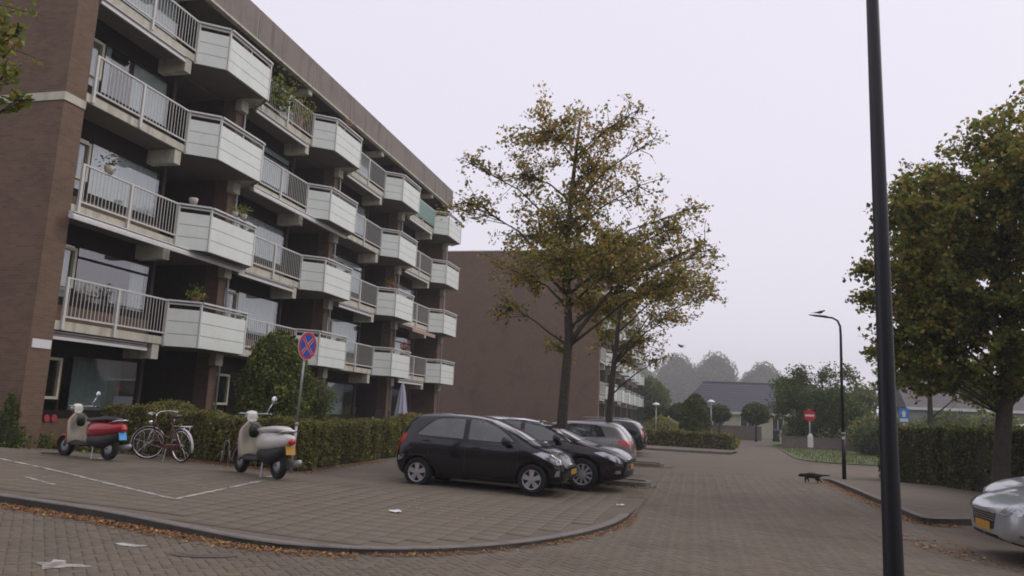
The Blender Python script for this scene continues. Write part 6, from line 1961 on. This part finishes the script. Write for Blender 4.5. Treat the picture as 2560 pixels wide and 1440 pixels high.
# ================================================================== GARDEN, BALCONY AND SMALL THINGS
pa = thing("closed_parasol", "closed pale lilac parasol standing in the garden under the last balconies", "parasol", (-13.2, 33.5, 0.38))
p = MB(); p.tube([(0, 0, 0), (0, 0, 2.42)], .022, 8); p.build("pole", M_galv, pa, smooth=True)
p = MB()
n = 20
prof = [(.30, .75), (.27, 1.0), (.20, 1.5), (.14, 1.95), (.08, 2.25), (.015, 2.38)]
vs = [(r_ * (1 + .16 * math.cos(8 * 2 * math.pi * k / 40)) * math.cos(2 * math.pi * k / 40), r_ * (1 + .16 * math.cos(8 * 2 * math.pi * k / 40)) * math.sin(2 * math.pi * k / 40), z) for (r_, z) in prof for k in range(40)]
p.add(vs, [(i * 40 + k, i * 40 + (k + 1) % 40, (i + 1) * 40 + (k + 1) % 40, (i + 1) * 40 + k) for i in range(5) for k in range(40)])
p.build("cloth", mat("lilac_cloth", (.42, .42, .50), .85, var=.06), pa, smooth=True)
p = MB(); p.lathe([(.001, .1), (.2, .1), (.26, .03), (.26, 0)], n=20); p.build("base", M_kerb, pa)

def garden_chair(label, loc, rz, m, h=.98):
    t = thing("garden_chair", label, "chair", loc, rz, "garden chairs on the terrace")
    q = MB(); q.loft([((-.24, 0, .44), .24, .02, 0), ((.24, 0, .46), .25, .02, 0)], n=10); q.build("seat", m, t)
    q = MB(); q.bar((-.24, 0, .46), (-.36, 0, h), .46, .03, up=(1, 0, 0)); q.build("backrest", m, t)
    for (x, y) in ((.22, .22), (.22, -.22), (-.24, .22), (-.26, -.22)):
        l = MB(); l.tube([(x, y, 0), (x * .96, y * .96, .44)], .014, 6); l.build("leg", M_galv, t)
    for s_ in (1, -1):
        l = MB(); l.tube([(-.30, s_ * .25, .66), (.2, s_ * .26, .66), (.22, s_ * .25, .44)], .016, 6); l.build("armrest", m, t)
    return t
def tz(x): return S(x) + .06
garden_chair("grey reclining garden chair in front of the ground floor window behind the red scooter", (-14.9, 17.6, tz(-14.9)), R(-60), mat("grey_sling", (.16, .18, .20), .7), 1.15)
garden_chair("black garden chair under the balconies left of the parasol", (-13.6, 28.6, tz(-13.6)), R(200), M_black, 1.15)
garden_chair("black garden chair nearest the parasol pole", (-13.4, 30.8, tz(-13.4)), R(160), M_black, 1.1)
gt = thing("garden_table", "low brown garden table between the black chairs under the balconies", "table", (-13.3, 29.7, tz(-13.3)))
q = MB(); q.box(-.4, .4, -.5, .5, .66, .72); q.build("table_top", mat("brown_wood", (.16, .09, .06), .7, var=.2, vscale=9), gt)
for (x, y) in ((-.35, -.45), (.35, -.45), (.35, .45), (-.35, .45)): MB().box(x - .03, x + .03, y - .03, y + .03, 0, .66).build("leg", MATS["brown_wood"], gt)

M_pot_w = mat("pale_pot", (.48, .43, .38), .7, var=.08)
M_pot_t = mat("terracotta", (.28, .12, .07), .8, var=.1)
def pot(label, loc, r, h, m, leaf=None, n=200, ls=.06, flowers=None, group="pots on the balconies", spread=1.0):
    t = thing("flower_pot", label, "flower pot", loc, 0, group)
    q = MB(); q.lathe([(.001, 0), (r * .62, 0), (r * .9, h * .5), (r, h), (r * .9, h), (r * .85, h * .8), (.001, h * .8)], n=16); q.build("pot", m, t, smooth=True)
    if leaf:
        g = np.random.default_rng(int(abs(loc[0] * 97 + loc[1] * 31 + loc[2] * 7)))
        P = g.normal(size=(n, 3)) * np.array([r, r, r * .9]) * spread + np.array([0, 0, h + r * .8 * spread])
        P[:, 2] = np.maximum(P[:, 2], h * .6)
        leaf_cloud(P, ls, leaf, [1 / len(leaf)] * len(leaf), "plant", t, seed=int(n + 13 * r), kind="stuff")
    return t
FL_red = leafm("petal_red", (.42, .03, .05)); FL_pink = leafm("petal_pink", (.50, .22, .30))
X0, Y0 = -14.45, 14.06
def bpos(x, y, z): return (X0 + x, Y0 + y, z)
zt_ = lambda f: zb_of(f) + 1.275
pot("round pale pot on the second floor railing left of the panelled bay", bpos(.02, 1.62, zb_of(2) + 1.262), .13, .2, M_pot_w, [L_dkgreen, L_hedge3], 60, .08)
pot("round pale pot standing on the angled top rail of the second floor bay", bpos(.30, 4.60, zt_(2)), .13, .2, M_pot_w)
pot("pale pot with trailing green plant on the second floor bay front", bpos(.74, 6.45, zt_(2)), .11, .2, M_pot_w, [L_green, L_hedge2], 160, .06)
pot("grey pot with small green plant at the far end of the second floor bay", bpos(.74, 6.0, zt_(2)), .10, .16, M_pot_w, [L_green, L_olive], 80, .06)
pot("green planter on the first floor bay top rail", bpos(.55, 4.85, zt_(1)), .12, .12, M_pot_t, [L_hedge2, L_green], 220, .06)
pot("bushy dark green plant behind the railing of the second top floor balcony", bpos(-.30, PITCH_B + 1.7, zb_of(4) + .22), .2, .4, M_pot_t, [L_olive, L_green, L_dkgreen], 1400, .13, spread=1.9)
pot("bright yellow green plant on the second top floor balcony next to its panels", bpos(-.2, PITCH_B + 3.6, zb_of(4) + .22), .18, .6, M_pot_t, [L_yellow, L_hedge2], 500, .1, spread=1.5)
pot("pink flowers on the front rail of the second top balcony", bpos(.74, PITCH_B + 5.9, zt_(4)), .12, .1, M_pot_t, [FL_pink, L_olive], 200, .06)
pot("red flowers on the front rail of the third first floor balcony", bpos(.74, 2 * PITCH_B + 6.4, zt_(1)), .14, .12, M_pot_t, [FL_red, FL_red, L_dkgreen], 260, .06)
pot("red potted plant in the third second floor balcony", bpos(.2, 2 * PITCH_B + 5.2, zt_(2)), .12, .2, M_pot_t, [L_rust, L_dkgreen], 160, .07)
sc_ = MB(); sc_.box(.06, .07, 3 * PITCH_B + .85, 3 * PITCH_B + 4.3, zb_of(4) + .32, zb_of(4) + 1.2)
sc_.build("privacy_screen", mat("green_screen", (.16, .27, .23), .6, var=.1), None, label="pale green privacy screen on the railing of the farthest top balcony", cat="screen", loc=(X0, Y0, 0))
rs_ = thing("red_wall_sign", "two small red round plates on the wall under the ground floor window", "sign", (-15.40 + .03, 15.75, 1.0))
for dy in (0, .22):
    q = MB(); q.lathe([(.001, .02), (.085, .02), (.09, 0)], c=(0, dy, 0), axis='X', n=20); q.build("plate", mat("faded_red", (.42, .05, .06), .5), rs_)

# litter on the ground
for (x, y, z, w_, d_, lab) in ((-4.19, 10.65, gz(-4.19, 10.65), .085, .05, "white scrap of paper on the tiled pavement"), (-1.33, 14.4, gz(-1.33, 14.4), .07, .06, "crumpled white litter near the kerb end in front of the black hatchback")):
    m = MB(); g_ = random.Random(int(x * 100)); vs = []
    for i in range(4):
        for j in range(3):
            vs.append(((i / 3 - .5) * 2 * w_, (j / 2 - .5) * 2 * d_, .012 + g_.uniform(0, .03)))
    m.add(vs, [(i * 3 + j, (i + 1) * 3 + j, (i + 1) * 3 + j + 1, i * 3 + j + 1) for i in range(3) for j in range(2)])
    m.build("paper_scrap", M_signwhite, None, label=lab, cat="litter", loc=(x, y, z))

# ================================================================== ANIMALS
M_fur = mat("black_fur", (0.006, 0.006, 0.006), 0.8, var=.2, vscale=30)
def skinned(name, verts, edges, radii, m, root=0, label=None, cat=None, loc=(0, 0, 0), rz=0, group=None, sub_=2):
    me = bpy.data.meshes.new(name)
    me.from_pydata(verts, edges, [])
    o = bpy.data.objects.new(name + "_tmp", me)
    COL.objects.link(o)
    sk = o.modifiers.new("skin", 'SKIN')
    sk.use_smooth_shade = True
    lay = me.skin_vertices[0] if me.skin_vertices else None
    if lay is None:
        bm = bmesh.new(); bm.from_mesh(me); bm.verts.layers.skin.verify(); bm.to_mesh(me); bm.free(); lay = me.skin_vertices[0]
    for i, r_ in enumerate(radii):
        rr = r_ if isinstance(r_, tuple) else (r_, r_)
        lay.data[i].radius = rr
        lay.data[i].use_root = (i == root)
    ss = o.modifiers.new("s", 'SUBSURF'); ss.levels = sub_; ss.render_levels = sub_
    dg = bpy.context.evaluated_depsgraph_get()
    res = bpy.data.meshes.new_from_object(o.evaluated_get(dg))
    bpy.data.objects.remove(o)
    res.materials.clear(); res.materials.append(m)
    return link(name, res, None, label=label, cat=cat, group=group, loc=loc, rz=rz)
# cat, walking left with lowered head and tail out behind (x = forward)
cv = [(0.0, 0, .235), (.13, 0, .235), (.21, 0, .225), (.27, 0, .225), (.335, 0, .21), (.375, 0, .195),          # spine to muzzle 0-5
      (-.12, 0, .24), (-.19, 0, .245), (-.28, 0, .255), (-.38, 0, .265), (-.47, 0, .255),                        # rump and tail 6-10
      (.16, .045, .17), (.19, .048, .09), (.17, .048, .02), (.195, .048, .008),                                  # near fore leg 11-14
      (.16, -.045, .17), (.11, -.048, .095), (.09, -.048, .03), (.115, -.048, .01),                              # far fore leg 15-18
      (-.13, .05, .17), (-.09, .055, .12), (-.15, .055, .07), (-.15, .055, .015), (-.12, .055, .008),            # near hind leg 19-23
      (-.16, -.05, .17), (-.15, -.055, .12), (-.22, -.055, .075), (-.23, -.055, .02), (-.20, -.055, .008),       # far hind leg 24-28
      (.305, .035, .265), (.305, -.035, .265)]                                                                   # ears
ce = [(0, 1), (1, 2), (2, 3), (3, 4), (4, 5), (0, 6), (6, 7), (7, 8), (8, 9), (9, 10), (1, 11), (11, 12), (12, 13), (13, 14), (1, 15), (15, 16), (16, 17), (17, 18), (6, 19), (19, 20), (20, 21), (21, 22), (22, 23), (6, 24), (24, 25), (25, 26), (26, 27), (27, 28), (4, 29), (4, 30)]
cr = [.072, .068, .052, .042, .048, .026, .07, .045, .022, .02, .014, .034, .022, .016, .016, .034, .022, .016, .016, .045, .032, .018, .015, .016, .045, .032, .018, .015, .016, .012, .012]
skinned("cat", [(x, y, z * .86) for (x, y, z) in cv], ce, [r_ * 1.12 for r_ in cr], M_fur, 0, "black cat walking across the road near the right kerb", "cat", (3.2, 23.6, 0.0), R(172))
# bird on the lamp and bird in the air
def bird(label, loc, rz, spread_w):
    b = thing("bird", label, "bird", loc, rz)
    m = MB(); m.loft([((-.17, 0, .06), .012, .01, 0), ((-.10, 0, .075), .03, .022, 0), ((-.02, 0, .09), .045, .045, 0), ((.06, 0, .105), .042, .045, 0), ((.11, 0, .135), .028, .03, 0), ((.145, 0, .15), .024, .026, 0), ((.17, 0, .148), .01, .01, 0), ((.195, 0, .143), .003, .003, 0)], n=12)
    m.build("body", mat("grey_feather", (.045, .045, .05), .8, var=.2), b, smooth=True)
    m = MB(); m.add([(-.12, -.02, .075), (-.12, .02, .075), (-.26, .045, .06), (-.26, -.045, .06), (-.12, -.02, .085), (-.12, .02, .085), (-.26, .045, .066), (-.26, -.045, .066)], [(3, 2, 1, 0), (4, 5, 6, 7), (0, 1, 5, 4), (2, 3, 7, 6), (1, 2, 6, 5), (3, 0, 4, 7)]); m.build("tail", MATS["grey_feather"], b)
    for s_ in (1, -1):
        m = MB()
        if spread_w:
            pts = [(.05, s_ * .03, .12), (.08, s_ * .16, .19), (.03, s_ * .34, .20), (-.04, s_ * .30, .185), (-.05, s_ * .15, .165), (-.06, s_ * .03, .10)]
        else:
            pts = [(.06, s_ * .046, .12), (.02, s_ * .055, .125), (-.10, s_ * .045, .09), (-.2, s_ * .02, .07), (-.08, s_ * .05, .07), (.04, s_ * .05, .085)]
        k = len(pts)
        m.add(pts + [(p_[0], p_[1] + s_ * .004, p_[2] + .008) for p_ in pts], [tuple(range(k)), tuple(range(2 * k - 1, k - 1, -1))] + [(i, (i + 1) % k, k + (i + 1) % k, k + i) for i in range(k)])
        o = m.build("wing", MATS["grey_feather"], b); fixn(o.data)
        if not spread_w:
            m = MB(); m.tube([(.0, s_ * .018, .06), (.005, s_ * .018, 0)], .004, 5); m.build("leg", M_orange, b)
    return b
bird("pigeon perched on the head of the slim street lamp", (3.80, 25.6, 5.05), R(20), False)
bird("dark bird flying in the sky above the misty trees", (-0.75, 40.0, 5.2), R(150), True)

# ================================================================== BEHIND AND BESIDE THE CAMERA
# added terrace and trees, unseen: they darken front light, panes and paint
oh = thing("added_terrace", "added brick terrace out of the frame behind the viewer", "house", (-6.0, -19.0, 0.0))
MB().box(-22, 20, -9, 0, -.1, 6.0).build("wall", M_brick, oh)
m = MB(); m.add([(-22.3, .4, 5.9), (20.3, .4, 5.9), (20.3, -9.4, 5.9), (-22.3, -9.4, 5.9), (-22.3, -4.5, 9.5), (20.3, -4.5, 9.5)], [(0, 1, 5, 4), (2, 3, 4, 5), (0, 4, 3), (1, 2, 5), (3, 2, 1, 0)])
o = m.build("roof", M_tileroof, oh); fixn(o.data)
for i in range(9):
    for zz in (.9, 3.7):
        f = MB(); wx = -20 + i * 4.4
        for (p_, q_, r0, r1) in ((wx, wx + .1, zz, zz + 1.5), (wx + 1.9, wx + 2, zz, zz + 1.5), (wx, wx + 2, zz - .1, zz), (wx, wx + 2, zz + 1.5, zz + 1.6)):
            f.box(p_, q_, 0, .05, r0, r1)
        w = f.build("window", M_fasc, oh); MB().box(wx + .1, wx + 1.9, .01, .03, zz, zz + 1.5).build("pane", M_carglass, w)
for i, (x, y, h, r) in enumerate(((-9, -9, 9, 3.2), (2.5, -10, 10, 3.4), (12, -4, 9, 3.2), (17, 6, 10, 3.6), (21, 19, 9, 3.4))):
    g = random.Random(270 + i)
    bl_ = [((g.uniform(-.5, .5) * r, g.uniform(-.45, .45) * r, h * (0.35 + 0.35 * g.random())), r * g.uniform(.4, .55)) for _ in range(10)] + [((0, 0, h - r * .5), r * .5)]
    lobed_tree("added street tree out of the frame, number %s round the junction behind the viewer" % ("one", "two", "three", "four", "five")[i], (x, y, 0), bl_, h, .22, 280 + i, .2, per=700)

# ================================================================== MORNING MIST
hz = MB(); hz.box(-120, 120, -32, 420, -1.2, 36.0)
ho = hz.build("haze", [], None)
ho["kind"] = "stuff"; ho["label"] = "thin even morning mist filling the air"; ho["category"] = "mist"
hm = bpy.data.materials.new("mist"); hm.use_nodes = True
nt = hm.node_tree; nt.nodes.remove(nt.nodes["Principled BSDF"])
pv = nt.nodes.new("ShaderNodeVolumePrincipled"); pv.inputs["Color"].default_value = (.90, .90, .93, 1); pv.inputs["Density"].default_value = 0.0012; pv.inputs["Anisotropy"].default_value = 0.2
nt.links.new(pv.outputs[0], nt.nodes["Material Output"].inputs["Volume"])
ho.data.materials.append(hm)
